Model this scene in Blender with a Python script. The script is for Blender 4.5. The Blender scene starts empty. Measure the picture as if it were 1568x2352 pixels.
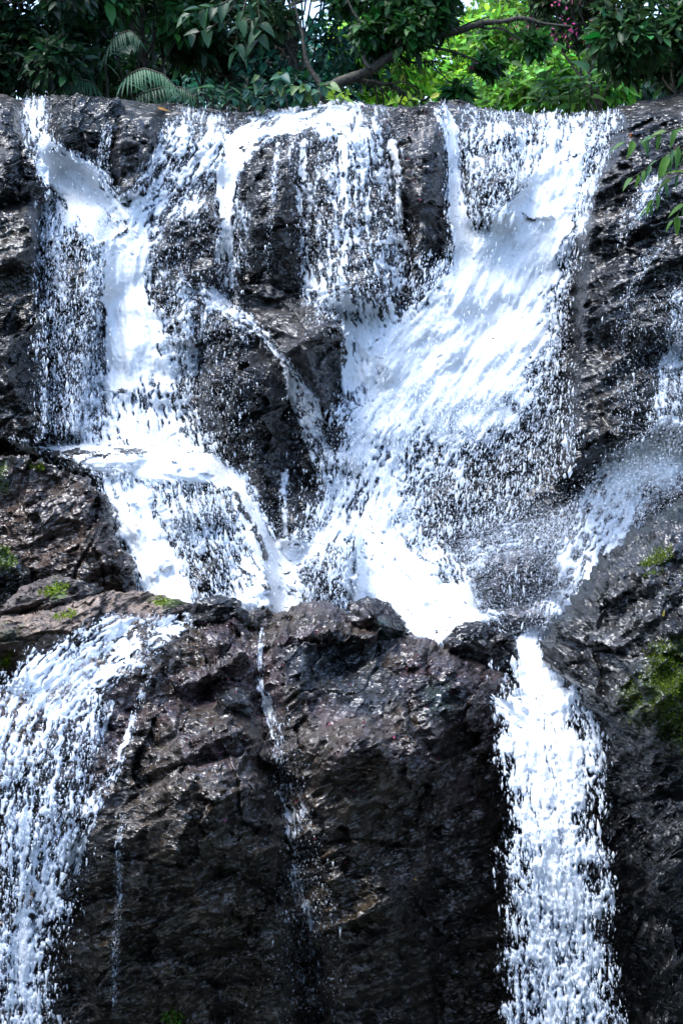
import bpy, math, random
import numpy as np

random.seed(7)
RNG = np.random.default_rng(7)
SC = bpy.context.scene
COL = SC.collection

# ------------------------------------------------------------------ camera, sky, sun, exposure
F, CU, CV = 3584.0, 784.0, 1176.0          # focal length and centre in photo units (1568 x 2352)
cam_d = bpy.data.cameras.new("camera")
cam_d.sensor_fit = 'VERTICAL'
cam_d.sensor_height = 36.0
cam_d.lens = 36.0 * F / 2352.0
cam_d.clip_start, cam_d.clip_end = 0.1, 3000.0
cam = bpy.data.objects.new("camera", cam_d)
COL.objects.link(cam)
cam.rotation_euler = (math.radians(90), 0, 0)
SC.camera = cam

SUN_EL, SUN_AZ = math.radians(66), math.radians(-118)     # azimuth from +Y towards +X
world = bpy.data.worlds.new("World")
SC.world = world
world.use_nodes = True
wn, wl = world.node_tree.nodes, world.node_tree.links
wn.clear()
sky_n = wn.new("ShaderNodeTexSky")
sky_n.sky_type = 'NISHITA'
sky_n.sun_disc = False
sky_n.sun_elevation = SUN_EL
sky_n.sun_rotation = SUN_AZ
sky_n.air_density = 1.0
sky_n.dust_density = 1.0
sky_n.ozone_density = 1.2
bg = wn.new("ShaderNodeBackground")
bg.inputs["Strength"].default_value = 0.15
wo = wn.new("ShaderNodeOutputWorld")
wl.new(sky_n.outputs[0], bg.inputs[0])
wl.new(bg.outputs[0], wo.inputs[0])

sun_d = bpy.data.lights.new("sun", 'SUN')
sun_d.energy = 1.5
sun_d.angle = math.radians(30)
sun_d.color = (1.0, 0.985, 0.96)
sun = bpy.data.objects.new("sun", sun_d)
COL.objects.link(sun)
sun.location = (-8, 4, 20)
sx = -math.sin(SUN_AZ) * math.cos(SUN_EL); sy = -math.cos(SUN_AZ) * math.cos(SUN_EL); sz = -math.sin(SUN_EL)
from mathutils import Vector, Matrix
sun.rotation_euler = Vector((sx, sy, sz)).to_track_quat('-Z', 'Y').to_euler()

SC.view_settings.view_transform = 'Standard'
SC.view_settings.look = 'None'
SC.view_settings.gamma = 1.0
SC.view_settings.exposure = 2.35
SC.view_settings.use_curve_mapping = False
SC.cycles.max_bounces = 6
SC.cycles.transparent_max_bounces = 24
SC.cycles.use_denoising = True

# ------------------------------------------------------------------ numpy helpers
def P(u, v, Y):
    u = np.asarray(u, float); v = np.asarray(v, float); Y = np.asarray(Y, float)
    return np.stack([(u - CU) / F * Y, Y + 0 * u, (CV - v) / F * Y], -1)

_perm = np.random.default_rng(3).permutation(65536).astype(np.int64)
_grad = np.random.default_rng(4).random(65536) * 2 - 1
def _h(ix, iy, iz):
    a = _perm[ix & 65535]
    b = _perm[(a + iy) & 65535]
    return _grad[_perm[(b + iz) & 65535]]
def vnoise(x, y, z=0.0):
    """value noise in about -1..1"""
    x, y, z = np.broadcast_arrays(np.asarray(x, float), np.asarray(y, float), np.asarray(z, float))
    ix, iy, iz = np.floor(x).astype(np.int64), np.floor(y).astype(np.int64), np.floor(z).astype(np.int64)
    fx, fy, fz = x - ix, y - iy, z - iz
    fx, fy, fz = [t * t * t * (t * (t * 6 - 15) + 10) for t in (fx, fy, fz)]
    r = 0
    for dz in (0, 1):
        wz = fz if dz else 1 - fz
        if not dz or np.any(fz > 0):
            for dy in (0, 1):
                wy = fy if dy else 1 - fy
                for dx in (0, 1):
                    wx = fx if dx else 1 - fx
                    r = r + wx * wy * wz * _h(ix + dx, iy + dy, iz + dz)
    return r
def fbm(x, y, z=0.0, o=4, g=0.5, l=2.03):
    s, a, f, n = 0, 1.0, 1.0, 0
    for i in range(o):
        s = s + a * vnoise(x * f + 17.3 * i, y * f + 5.1 * i, z * f + 9.7 * i)
        n += a; a *= g; f *= l
    return s / n
def ridge(x, y, z=0.0, o=4, g=0.5):
    s, a, f, n = 0, 1.0, 1.0, 0
    for i in range(o):
        s = s + a * (1 - 2 * np.abs(vnoise(x * f + 11.3 * i, y * f + 7.7 * i, z * f + 3.1 * i)))
        n += a; a *= g; f *= 2.1
    return s / n
def sstep(a, b, x):
    t = np.clip((x - a) / (b - a), 0, 1)
    return t * t * (3 - 2 * t)
def poly_sdf(u, v, poly):
    """signed distance, positive inside"""
    poly = np.asarray(poly, float)
    d = np.full(u.shape, 1e9); ins = np.zeros(u.shape, bool)
    for i in range(len(poly)):
        a, b = poly[i], poly[(i + 1) % len(poly)]
        e = b - a
        wu, wv = u - a[0], v - a[1]
        t = np.clip((wu * e[0] + wv * e[1]) / (e @ e), 0, 1)
        d = np.minimum(d, np.hypot(wu - e[0] * t, wv - e[1] * t))
        c = ((a[1] > v) != (b[1] > v))
        with np.errstate(divide='ignore', invalid='ignore'):
            ins ^= c & (u < (b[0] - a[0]) * (v - a[1]) / (b[1] - a[1] + 1e-12) + a[0])
    return np.where(ins, d, -d)

def mesh_np(name, verts, faces, mat, smooth=True, attrs=None, parent=None, origin=None):
    """verts (n,3), faces (m,k) or list of such arrays"""
    verts = np.asarray(verts, np.float32)
    if origin is None:
        origin = (0, 0, 0)
    verts = verts - np.asarray(origin, np.float32)
    if not isinstance(faces, (list, tuple)):
        faces = [faces]
    me = bpy.data.meshes.new(name)
    loops = np.concatenate([np.asarray(f).ravel() for f in faces]).astype(np.int32)
    cnt = np.concatenate([np.full(len(f), np.asarray(f).shape[1]) for f in faces if len(f)]).astype(np.int32)
    st = np.concatenate([[0], np.cumsum(cnt)[:-1]]).astype(np.int32)
    me.vertices.add(len(verts)); me.vertices.foreach_set("co", verts.ravel())
    me.loops.add(len(loops)); me.loops.foreach_set("vertex_index", loops)
    me.polygons.add(len(cnt)); me.polygons.foreach_set("loop_start", st)
    me.polygons.foreach_set("use_smooth", np.full(len(cnt), smooth))
    for k, val in (attrs or {}).items():
        val = np.asarray(val, np.float32)
        if val.ndim == 2:
            c4 = np.concatenate([val, np.ones((len(val), 1), np.float32)], 1) if val.shape[1] == 3 else val
            at = me.attributes.new(k, 'FLOAT_COLOR', 'POINT'); at.data.foreach_set("color", c4.ravel())
        else:
            at = me.attributes.new(k, 'FLOAT', 'POINT'); at.data.foreach_set("value", val)
    me.update(calc_edges=True)
    me.validate()
    me.materials.append(mat)
    ob = bpy.data.objects.new(name, me)
    COL.objects.link(ob)
    ob.location = origin
    if parent is not None:
        ob.parent = parent
        ob.location = Vector(origin) - Vector(parent.location)
    return ob
def tag(o, label=None, category=None, group=None, kind=None):
    for k, v in (("label", label), ("category", category), ("group", group), ("kind", kind)):
        if v:
            o[k] = v
    return o
def empty(name, loc):
    o = bpy.data.objects.new(name, None)
    o.empty_display_size = 0.1
    COL.objects.link(o); o.location = loc
    return o
def grid_faces(nr, nc, wrap=False):
    r = np.arange(nr - 1)[:, None]; c = np.arange(nc if wrap else nc - 1)[None, :]
    a = r * nc + c; b = r * nc + (c + 1) % nc
    return np.stack([a, b, b + nc, a + nc], -1).reshape(-1, 4)

# ------------------------------------------------------------------ materials
def new_mat(name):
    m = bpy.data.materials.new(name); m.use_nodes = True
    n = m.node_tree.nodes; n.clear()
    return m, n, m.node_tree.links
def rock_material(name, rough, bump=1.0, ang=25.0):
    m, n, l = new_mat(name)
    out = n.new("ShaderNodeOutputMaterial"); bs = n.new("ShaderNodeBsdfPrincipled")
    geo = n.new("ShaderNodeNewGeometry")
    mp = n.new("ShaderNodeMapping"); mp.inputs["Rotation"].default_value = (0.3, math.radians(ang), 0.2)
    mp.inputs["Scale"].default_value = (1.0, 1.0, 2.3)
    l.new(geo.outputs["Position"], mp.inputs["Vector"])
    at = n.new("ShaderNodeAttribute"); at.attribute_name = "tint"
    n1 = n.new("ShaderNodeTexNoise"); n1.inputs["Scale"].default_value = 20; n1.inputs["Detail"].default_value = 2.5; n1.inputs["Roughness"].default_value = 0.5
    n2 = n.new("ShaderNodeTexNoise"); n2.inputs["Scale"].default_value = 8; n2.inputs["Detail"].default_value = 2; n2.inputs["Roughness"].default_value = 0.5; n2.inputs["Distortion"].default_value = 0.6
    for t in (n1, n2):
        l.new(mp.outputs[0], t.inputs["Vector"])
    # colour = tint * mottling
    rp = n.new("ShaderNodeValToRGB")
    rp.color_ramp.elements[0].position = 0.3; rp.color_ramp.elements[0].color = (0.14, 0.14, 0.15, 1)
    rp.color_ramp.elements[1].position = 0.75; rp.color_ramp.elements[1].color = (1.0, 0.97, 0.94, 1)
    l.new(n1.outputs["Fac"], rp.inputs[0])
    mx = n.new("ShaderNodeMix"); mx.data_type = 'RGBA'; mx.blend_type = 'MULTIPLY'; mx.inputs["Factor"].default_value = 1.0
    l.new(at.outputs["Color"], mx.inputs["A"]); l.new(rp.outputs[0], mx.inputs["B"])
    l.new(mx.outputs["Result"], bs.inputs["Base Color"])
    # roughness variation
    mr = n.new("ShaderNodeMapRange"); mr.inputs["From Min"].default_value = 0.3; mr.inputs["From Max"].default_value = 0.7
    mr.inputs["To Min"].default_value = rough - 0.08; mr.inputs["To Max"].default_value = rough + 0.16
    l.new(n2.outputs["Fac"], mr.inputs["Value"]); l.new(mr.outputs[0], bs.inputs["Roughness"])
    bs.inputs["Specular IOR Level"].default_value = 0.75
    n3 = n.new("ShaderNodeTexNoise"); n3.inputs["Scale"].default_value = 1.7; n3.inputs["Detail"].default_value = 3
    l.new(geo.outputs["Position"], n3.inputs["Vector"])
    mr3 = n.new("ShaderNodeMapRange"); mr3.inputs["From Min"].default_value = 0.48; mr3.inputs["From Max"].default_value = 0.66; mr3.inputs["To Min"].default_value = 0.0; mr3.inputs["To Max"].default_value = 0.18
    l.new(n3.outputs["Fac"], mr3.inputs["Value"])
    ra = n.new("ShaderNodeMath"); ra.operation = 'ADD'; l.new(mr.outputs[0], ra.inputs[0]); l.new(mr3.outputs[0], ra.inputs[1]); l.new(ra.outputs[0], bs.inputs["Roughness"])
    # bump
    def planes(scale, warp):
        # every Voronoi cell is a small tilted plane: broken, angular grain
        wn_ = n.new("ShaderNodeTexNoise"); wn_.inputs["Scale"].default_value = scale * 0.6; wn_.inputs["Detail"].default_value = 1.0
        l.new(mp.outputs[0], wn_.inputs["Vector"])
        wa = n.new("ShaderNodeVectorMath"); wa.operation = 'MULTIPLY_ADD'; wa.inputs[1].default_value = (warp, warp, warp)
        l.new(wn_.outputs["Color"], wa.inputs[0]); l.new(mp.outputs[0], wa.inputs[2])
        v_ = n.new("ShaderNodeTexVoronoi"); v_.inputs["Scale"].default_value = scale; l.new(wa.outputs[0], v_.inputs["Vector"])
        sb = n.new("ShaderNodeVectorMath"); sb.operation = 'SUBTRACT'; l.new(wa.outputs[0], sb.inputs[0]); l.new(v_.outputs["Position"], sb.inputs[1])
        cc = n.new("ShaderNodeVectorMath"); cc.operation = 'SUBTRACT'; cc.inputs[1].default_value = (0.5, 0.5, 0.5); l.new(v_.outputs["Color"], cc.inputs[0])
        dt = n.new("ShaderNodeVectorMath"); dt.operation = 'DOT_PRODUCT'; l.new(sb.outputs[0], dt.inputs[0]); l.new(cc.outputs[0], dt.inputs[1])
        return dt.outputs["Value"]
    pa, pb_ = planes(10.0, 0.06), planes(24.0, 0.03)
    ad = n.new("ShaderNodeMath"); ad.operation = 'MULTIPLY_ADD'; ad.inputs[1].default_value = 0.9
    l.new(pb_, ad.inputs[0]); l.new(pa, ad.inputs[2])
    mb = n.new("ShaderNodeMapRange"); mb.inputs["From Min"].default_value = 0.36; mb.inputs["From Max"].default_value = 0.62; mb.inputs["To Min"].default_value = 0.25 * bump; mb.inputs["To Max"].default_value = 1.0 * bump
    n4 = n.new("ShaderNodeTexNoise"); n4.inputs["Scale"].default_value = 2.6; n4.inputs["Detail"].default_value = 3
    l.new(geo.outputs["Position"], n4.inputs["Vector"]); l.new(n4.outputs["Fac"], mb.inputs["Value"])
    b1 = n.new("ShaderNodeBump"); b1.inputs["Strength"].default_value = 0.7 * bump; b1.inputs["Distance"].default_value = 1.7
    b2 = n.new("ShaderNodeBump"); b2.inputs["Strength"].default_value = 0.5 * bump; b2.inputs["Distance"].default_value = 0.03
    l.new(ad.outputs[0], b1.inputs["Height"]); l.new(n1.outputs["Fac"], b2.inputs["Height"])
    l.new(mb.outputs[0], b1.inputs["Strength"])
    l.new(b1.outputs[0], b2.inputs["Normal"]); l.new(b2.outputs[0], bs.inputs["Normal"])
    l.new(bs.outputs[0], out.inputs[0])
    return m
M_WET = rock_material("wet_rock", 0.25)
M_CLIFF = rock_material("cliff_rock", 0.25, 1.0, 18)
M_RIGHT = rock_material("strata_rock", 0.27, 1.0, 35)
M_DRY = rock_material("dry_rock", 0.6, 1.3)

def water_material(name, spray=False):
    """aerated white water; thin film lets the rock through (attribute cover = how much foam)"""
    m, n, l = new_mat(name)
    out = n.new("ShaderNodeOutputMaterial"); bs = n.new("ShaderNodeBsdfPrincipled")
    bs.inputs["Roughness"].default_value = 0.3
    bs.inputs["Specular IOR Level"].default_value = 0.4
    tr = n.new("ShaderNodeBsdfTranslucent"); tr.inputs["Color"].default_value = (0.76, 0.87, 1.0, 1)
    mx = n.new("ShaderNodeMixShader"); mx.inputs[0].default_value = 0.42
    l.new(bs.outputs[0], mx.inputs[1]); l.new(tr.outputs[0], mx.inputs[2])
    tp = n.new("ShaderNodeBsdfTransparent")
    m2 = n.new("ShaderNodeMixShader")
    l.new(tp.outputs[0], m2.inputs[1]); l.new(mx.outputs[0], m2.inputs[2]); l.new(m2.outputs[0], out.inputs[0])
    if spray:
        bs.inputs["Base Color"].default_value = (0.85, 0.90, 0.96, 1)
        m2.inputs[0].default_value = 0.6
        return m
    geo = n.new("ShaderNodeNewGeometry")
    mp = n.new("ShaderNodeMapping"); mp.inputs["Scale"].default_value = (48, 30, 17)
    l.new(geo.outputs["Position"], mp.inputs["Vector"])
    n1 = n.new("ShaderNodeTexNoise"); n1.inputs["Scale"].default_value = 1.0; n1.inputs["Detail"].default_value = 3
    l.new(mp.outputs[0], n1.inputs["Vector"])
    at = n.new("ShaderNodeAttribute"); at.attribute_name = "cover"
    # alpha = smooth(cover + (noise - .5) * k)
    ma = n.new("ShaderNodeMath"); ma.operation = 'MULTIPLY_ADD'; ma.inputs[1].default_value = 1.5; ma.inputs[2].default_value = -0.75
    l.new(n1.outputs["Fac"], ma.inputs[0])
    ad = n.new("ShaderNodeMath"); ad.operation = 'ADD'; l.new(ma.outputs[0], ad.inputs[0]); l.new(at.outputs["Fac"], ad.inputs[1])
    mr = n.new("ShaderNodeMapRange"); mr.interpolation_type = 'SMOOTHSTEP'; mr.inputs["From Min"].default_value = 0.08; mr.inputs["From Max"].default_value = 0.85
    l.new(ad.outputs[0], mr.inputs["Value"]); l.new(mr.outputs[0], m2.inputs[0])
    cr = n.new("ShaderNodeValToRGB")
    cr.color_ramp.elements[0].position = 0.15; cr.color_ramp.elements[0].color = (0.42, 0.56, 0.80, 1)
    cr.color_ramp.elements[1].position = 0.8; cr.color_ramp.elements[1].color = (0.90, 0.93, 0.96, 1)
    l.new(ad.outputs[0], cr.inputs[0]); l.new(cr.outputs[0], bs.inputs["Base Color"])
    b = n.new("ShaderNodeBump"); b.inputs["Strength"].default_value = 0.25; b.inputs["Distance"].default_value = 0.02
    l.new(n1.outputs["Fac"], b.inputs["Height"]); l.new(b.outputs[0], bs.inputs["Normal"])
    return m
M_WATER = water_material("white_water")
M_SPRAY = water_material("water_drops", True)
def leaf_material(name, gloss=0.35, trans=0.3):
    m, n, l = new_mat(name)
    out = n.new("ShaderNodeOutputMaterial"); bs = n.new("ShaderNodeBsdfPrincipled")
    at = n.new("ShaderNodeAttribute"); at.attribute_name = "tint"
    l.new(at.outputs["Color"], bs.inputs["Base Color"])
    bs.inputs["Roughness"].default_value = gloss
    bs.inputs["Specular IOR Level"].default_value = 0.22
    geo = n.new("ShaderNodeNewGeometry")
    nz = n.new("ShaderNodeTexNoise"); nz.inputs["Scale"].default_value = 40
    l.new(geo.outputs["Position"], nz.inputs["Vector"])
    b = n.new("ShaderNodeBump"); b.inputs["Strength"].default_value = 0.2; b.inputs["Distance"].default_value = 0.02
    l.new(nz.outputs["Fac"], b.inputs["Height"]); l.new(b.outputs[0], bs.inputs["Normal"])
    tr = n.new("ShaderNodeBsdfTranslucent")
    hs = n.new("ShaderNodeHueSaturation"); hs.inputs["Hue"].default_value = 0.48; hs.inputs["Value"].default_value = 1.6
    l.new(at.outputs["Color"], hs.inputs["Color"]); l.new(hs.outputs[0], tr.inputs["Color"])
    mx = n.new("ShaderNodeMixShader"); mx.inputs[0].default_value = trans
    l.new(bs.outputs[0], mx.inputs[1]); l.new(tr.outputs[0], mx.inputs[2]); l.new(mx.outputs[0], out.inputs[0])
    return m
M_LEAF = leaf_material("glossy_leaf", 0.42, 0.25)
M_LIGHT = leaf_material("thin_leaf", 0.5, 0.45)
M_MOSS = leaf_material("moss_blade", 0.8, 0.3)
def plain_material(name, c1, c2, rough=0.8, scale=20, bump=0.5):
    m, n, l = new_mat(name)
    out = n.new("ShaderNodeOutputMaterial"); bs = n.new("ShaderNodeBsdfPrincipled")
    geo = n.new("ShaderNodeNewGeometry")
    nz = n.new("ShaderNodeTexNoise"); nz.inputs["Scale"].default_value = scale; nz.inputs["Detail"].default_value = 5
    l.new(geo.outputs["Position"], nz.inputs["Vector"])
    rp = n.new("ShaderNodeValToRGB")
    rp.color_ramp.elements[0].position = 0.35; rp.color_ramp.elements[0].color = (*c1, 1)
    rp.color_ramp.elements[1].position = 0.7; rp.color_ramp.elements[1].color = (*c2, 1)
    l.new(nz.outputs["Fac"], rp.inputs[0]); l.new(rp.outputs[0], bs.inputs["Base Color"])
    b = n.new("ShaderNodeBump"); b.inputs["Strength"].default_value = bump; b.inputs["Distance"].default_value = 0.03
    l.new(nz.outputs["Fac"], b.inputs["Height"]); l.new(b.outputs[0], bs.inputs["Normal"])
    bs.inputs["Roughness"].default_value = rough
    l.new(bs.outputs[0], out.inputs[0])
    return m
M_BARK = plain_material("mossy_bark", (0.012, 0.010, 0.008), (0.05, 0.045, 0.03), 0.85, 25)
M_SOIL = plain_material("forest_soil", (0.015, 0.014, 0.008), (0.03, 0.04, 0.015), 0.9, 3)
M_UNSEEN_HILL = plain_material("unseen_slope", (0.008, 0.016, 0.006), (0.035, 0.065, 0.02), 0.8, 2.5, 1.0)
M_PETAL = leaf_material("petal", 0.5, 0.3)
M_POOL = plain_material("stream_water", (0.012, 0.02, 0.022), (0.02, 0.03, 0.03), 0.08, 6, 0.3)

# ------------------------------------------------------------------ rock colour
def rock_tint(p, base, alt=None, seed=0.0, amt=0.8):
    base = np.asarray(base, float); alt = np.asarray(alt if alt is not None else base * 0.5, float)
    t = sstep(-0.35, 0.45, fbm(p[:, 0] * 0.9 + seed, p[:, 1] * 0.9, p[:, 2] * 0.9 + seed, 4))[:, None]
    c = base * (1 - t) + alt * t
    k = 1 + 0.5 * fbm(p[:, 0] * 5 + seed, p[:, 1] * 5, p[:, 2] * 5, 3)[:, None] * amt
    return np.clip(c * k * 0.30, 0.003, 1)
def blend(c, colr, w):
    return c * (1 - w[:, None]) + np.asarray(colr) * w[:, None]

# ------------------------------------------------------------------ the upper cliff: a depth profile over the wall
LIP = np.array([(-900, 120), (-300, 190), (-60, 205), (30, 222), (60, 224), (110, 216), (270, 226), (370, 236), (480, 248), (560, 260), (640, 250), (720, 240),
                (780, 236), (850, 240), (960, 246), (1010, 231), (1070, 240), (1130, 250), (1230, 258), (1300, 260), (1370, 254),
                (1440, 238), (1500, 228), (1568, 214), (1800, 180), (2400, 120)], float)
def lip_v(u):
    return np.interp(u, LIP[:, 0], LIP[:, 1]) + 11 * fbm(u / 50.0, u * 0 + 3.3, 0, 4)
# (outline, metres towards the camera, edge softness)
FEAT = [
    ([(-900, 100), (-300, 190), (40, 222), (52, 290), (98, 350), (108, 430), (92, 470), (95, 640), (90, 1000), (40, 1012), (-900, 1000)], 0.75, 22),
    ([(-200, 480), (60, 470), (92, 520), (60, 620), (-200, 640)], 0.25, 30),
    ([(262, 226), (375, 238), (365, 330), (330, 440), (265, 455), (250, 380)], 0.32, 26),
    ([(90, 475), (240, 480), (262, 640), (220, 760), (190, 1000), (92, 1005)], 0.35, 30),
    ([(360, 480), (500, 440), (530, 560), (500, 650), (400, 690), (350, 590)], 0.32, 35),
    ([(690, 255), (900, 262), (925, 400), (935, 560), (910, 720), (720, 720), (685, 400)], 0.5, 75),
    ([(400, 690), (470, 650), (560, 720), (600, 770), (480, 800), (400, 780)], 0.35, 30),
    ([(1335, 440), (1430, 265), (1568, 220), (2400, 120), (2400, 1300), (1540, 1000), (1380, 1070), (1285, 1100), (1300, 900), (1318, 700), (1325, 560)], 0.55, 35),
    ([(1400, 560), (1500, 520), (1700, 540), (1700, 780), (1460, 800), (1350, 760)], 0.25, 50),
    ([(1450, 440), (1700, 330), (1700, 520), (1440, 540)], 0.2, 30),
    ([(1075, 370), (1180, 350), (1215, 420), (1150, 520), (1085, 510)], 0.4, 30),
    ([(940, 920), (1180, 880), (1290, 960), (1280, 1150), (1080, 1310), (930, 1290), (890, 1150)], -0.12, 90),
    ([(30, 1018), (300, 1022), (480, 1062), (560, 1132), (620, 1242), (640, 1420), (300, 1420), (200, 1100)], 0.55, 22),
    ([(400, 1150), (470, 1130), (520, 1180), (470, 1220), (400, 1200)], 0.25, 25),
    ([(640, 1170), (700, 1120), (760, 1180), (720, 1250), (640, 1260)], 0.3, 25),
]
def cliff_depth(u, v):
    """smooth rock depth before fine relief"""
    lv = np.interp(u, LIP[:, 0], LIP[:, 1])
    Y = np.interp(v, [200, 1010, 1250, 1400, 1600], [17.35, 15.7, 15.2, 14.6, 13.4])
    r = np.clip(1 - (v - lv) / 75.0, 0, 1)
    Y = Y + 0.85 * r ** 2
    wu = u + 10 * fbm(u / 60, v / 60, 1.5, 3); wv = v + 10 * fbm(u / 60, v / 60, 7.5, 3)
    pro = 0
    for poly, amp, soft in FEAT:
        d = poly_sdf(wu, wv, poly)
        pro = pro + amp * sstep(-soft * 0.4, soft, d)
    return Y - 1.3 * pro
def facet(x, z, cell, seed, tilt=0.35, step=0.12):
    """broken planar pieces: every cell of a jittered grid is a tilted plane"""
    w = 0.25 * cell
    x = x / cell + 0.5 * fbm(x / cell * 1.2 + seed, z / cell * 1.2, seed, 3); z = z / cell + 0.5 * fbm(x * 1.2, z / cell * 1.2, seed + 4, 3)
    ix, iz = np.floor(x).astype(np.int64), np.floor(z).astype(np.int64)
    best = np.full(x.shape, 1e9); val = np.zeros(x.shape)
    sd = int(seed * 131) % 5000
    for a in (-1, 0, 1):
        for b in (-1, 0, 1):
            jx, jz = ix + a, iz + b
            cx = jx + 0.5 + 0.42 * _h(jx, jz, np.int64(sd + 1)); cz = jz + 0.5 + 0.42 * _h(jx, jz, np.int64(sd + 2))
            d = (x - cx) ** 2 + (z - cz) ** 2
            v = tilt * (_h(jx, jz, np.int64(sd + 3)) * (x - cx) + (0.35 + _h(jx, jz, np.int64(sd + 4))) * (z - cz)) + step * _h(jx, jz, np.int64(sd + 5))
            ok = d < best
            best = np.where(ok, d, best); val = np.where(ok, v, val)
    return val * cell
def cracks(x, z, seed):
    w = 0.35 * fbm(x * 1.3 + seed, z * 1.3, 2, 3)
    a = vnoise(x * 1.1 + w + seed, z * 0.75 + w, seed + 3); b = vnoise(x * 0.7 - w, z * 1.5 + w + seed, seed + 9)
    return 0.10 * np.exp(-(a / 0.035) ** 2) * sstep(-0.3, 0.2, b) + 0.08 * np.exp(-(b / 0.04) ** 2) * sstep(-0.2, 0.3, a)
def cliff_relief(u, v, Y):
    p = P(u, v, 16.0)
    x, z = p[..., 0], p[..., 2]
    a = math.radians(22)
    xs, zs = x * math.cos(a) + z * math.sin(a), -x * math.sin(a) + z * math.cos(a)
    k = sstep(1280, 1400, u)
    big = 0.24 * fbm(x * 0.9, z * 0.9, 2.2, 3)
    mid = 0.11 * ridge(xs * 1.6, zs * 2.6, 5.5, 3)
    strat = 0.09 * ridge(xs * 0.8, zs * 4.2, 8.1, 3) * (0.5 + k)
    fine = 0.03 * ridge(xs * 5, zs * 9, 1.1, 3) + 0.018 * ridge(xs * 13, zs * 22, 3.1, 2) + 0.010 * vnoise(xs * 26, zs * 38, 2.0)
    return Y - big - mid - strat - fine + cracks(x, z, 2.5) - 0.9 * facet(xs, zs * 1.4, 0.5, 3.5) - 0.8 * facet(xs, zs * 1.6, 0.17, 6.5, 0.4, 0.1)

us = np.concatenate([np.arange(-900, -60, 20), np.arange(-60, 1630, 3.2), np.arange(1630, 2400, 20)])
NR = 410
ss = np.linspace(0, 1, NR)
UU = np.tile(us, (NR, 1)); LV = lip_v(us)
VV = LV[None, :] + ss[:, None] * (1600 - LV[None, :])
CY = cliff_relief(UU, VV, cliff_depth(UU, VV))
pts = P(UU, VV, CY)
# the top of the ledge runs back from the lip, the foot runs down into the bed
backs = [0.15, 0.4, 0.9, 1.8, 3.5, 6.0]
top = []
for k, bk in enumerate(backs[::-1]):
    q = pts[0].copy(); q[:, 1] += bk
    q[:, 2] += -0.03 - 0.02 * bk + 0.05 * fbm(q[:, 0] * 1.5, q[:, 1] * 1.5, 0, 3) * min(1, bk)
    top.append(q)
foot = pts[-1].copy(); foot[:, 2] -= 3.0
allp = np.concatenate([np.array(top), pts, foot[None]], 0)
nr, nc = allp.shape[:2]
V = allp.reshape(-1, 3)
tint = rock_tint(V, (0.056, 0.056, 0.060), (0.020, 0.024, 0.032), 3.0)
uu = np.concatenate([np.tile(us, (len(backs), 1)), UU, us[None]], 0).ravel(); vv = np.concatenate([np.tile(LV, (len(backs), 1)), VV, VV[-1:]], 0).ravel()
tint = blend(tint, (0.045, 0.038, 0.026), 0.7 * sstep(130, 60, uu) * sstep(450, 560, vv))
tint = blend(tint, (0.085, 0.075, 0.07), 0.6 * sstep(40, -25, vv - np.concatenate([np.tile(LV, (len(backs), 1)), np.tile(LV, (NR, 1)), LV[None]], 0).ravel()))
tint = blend(tint, (0.080, 0.070, 0.062), 0.6 * sstep(1300, 1420, uu) * sstep(0.0, 0.35, fbm(V[:, 0] * 1.6, V[:, 1], V[:, 2] * 1.6 + 4, 3)))
cliff = mesh_np("cliff", V, grid_faces(nr, nc), M_CLIFF, attrs={"tint": tint})
tag(cliff, "dark wet rock cliff that the upper falls pour over", "cliff", kind="structure")
from math import floor

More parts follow.
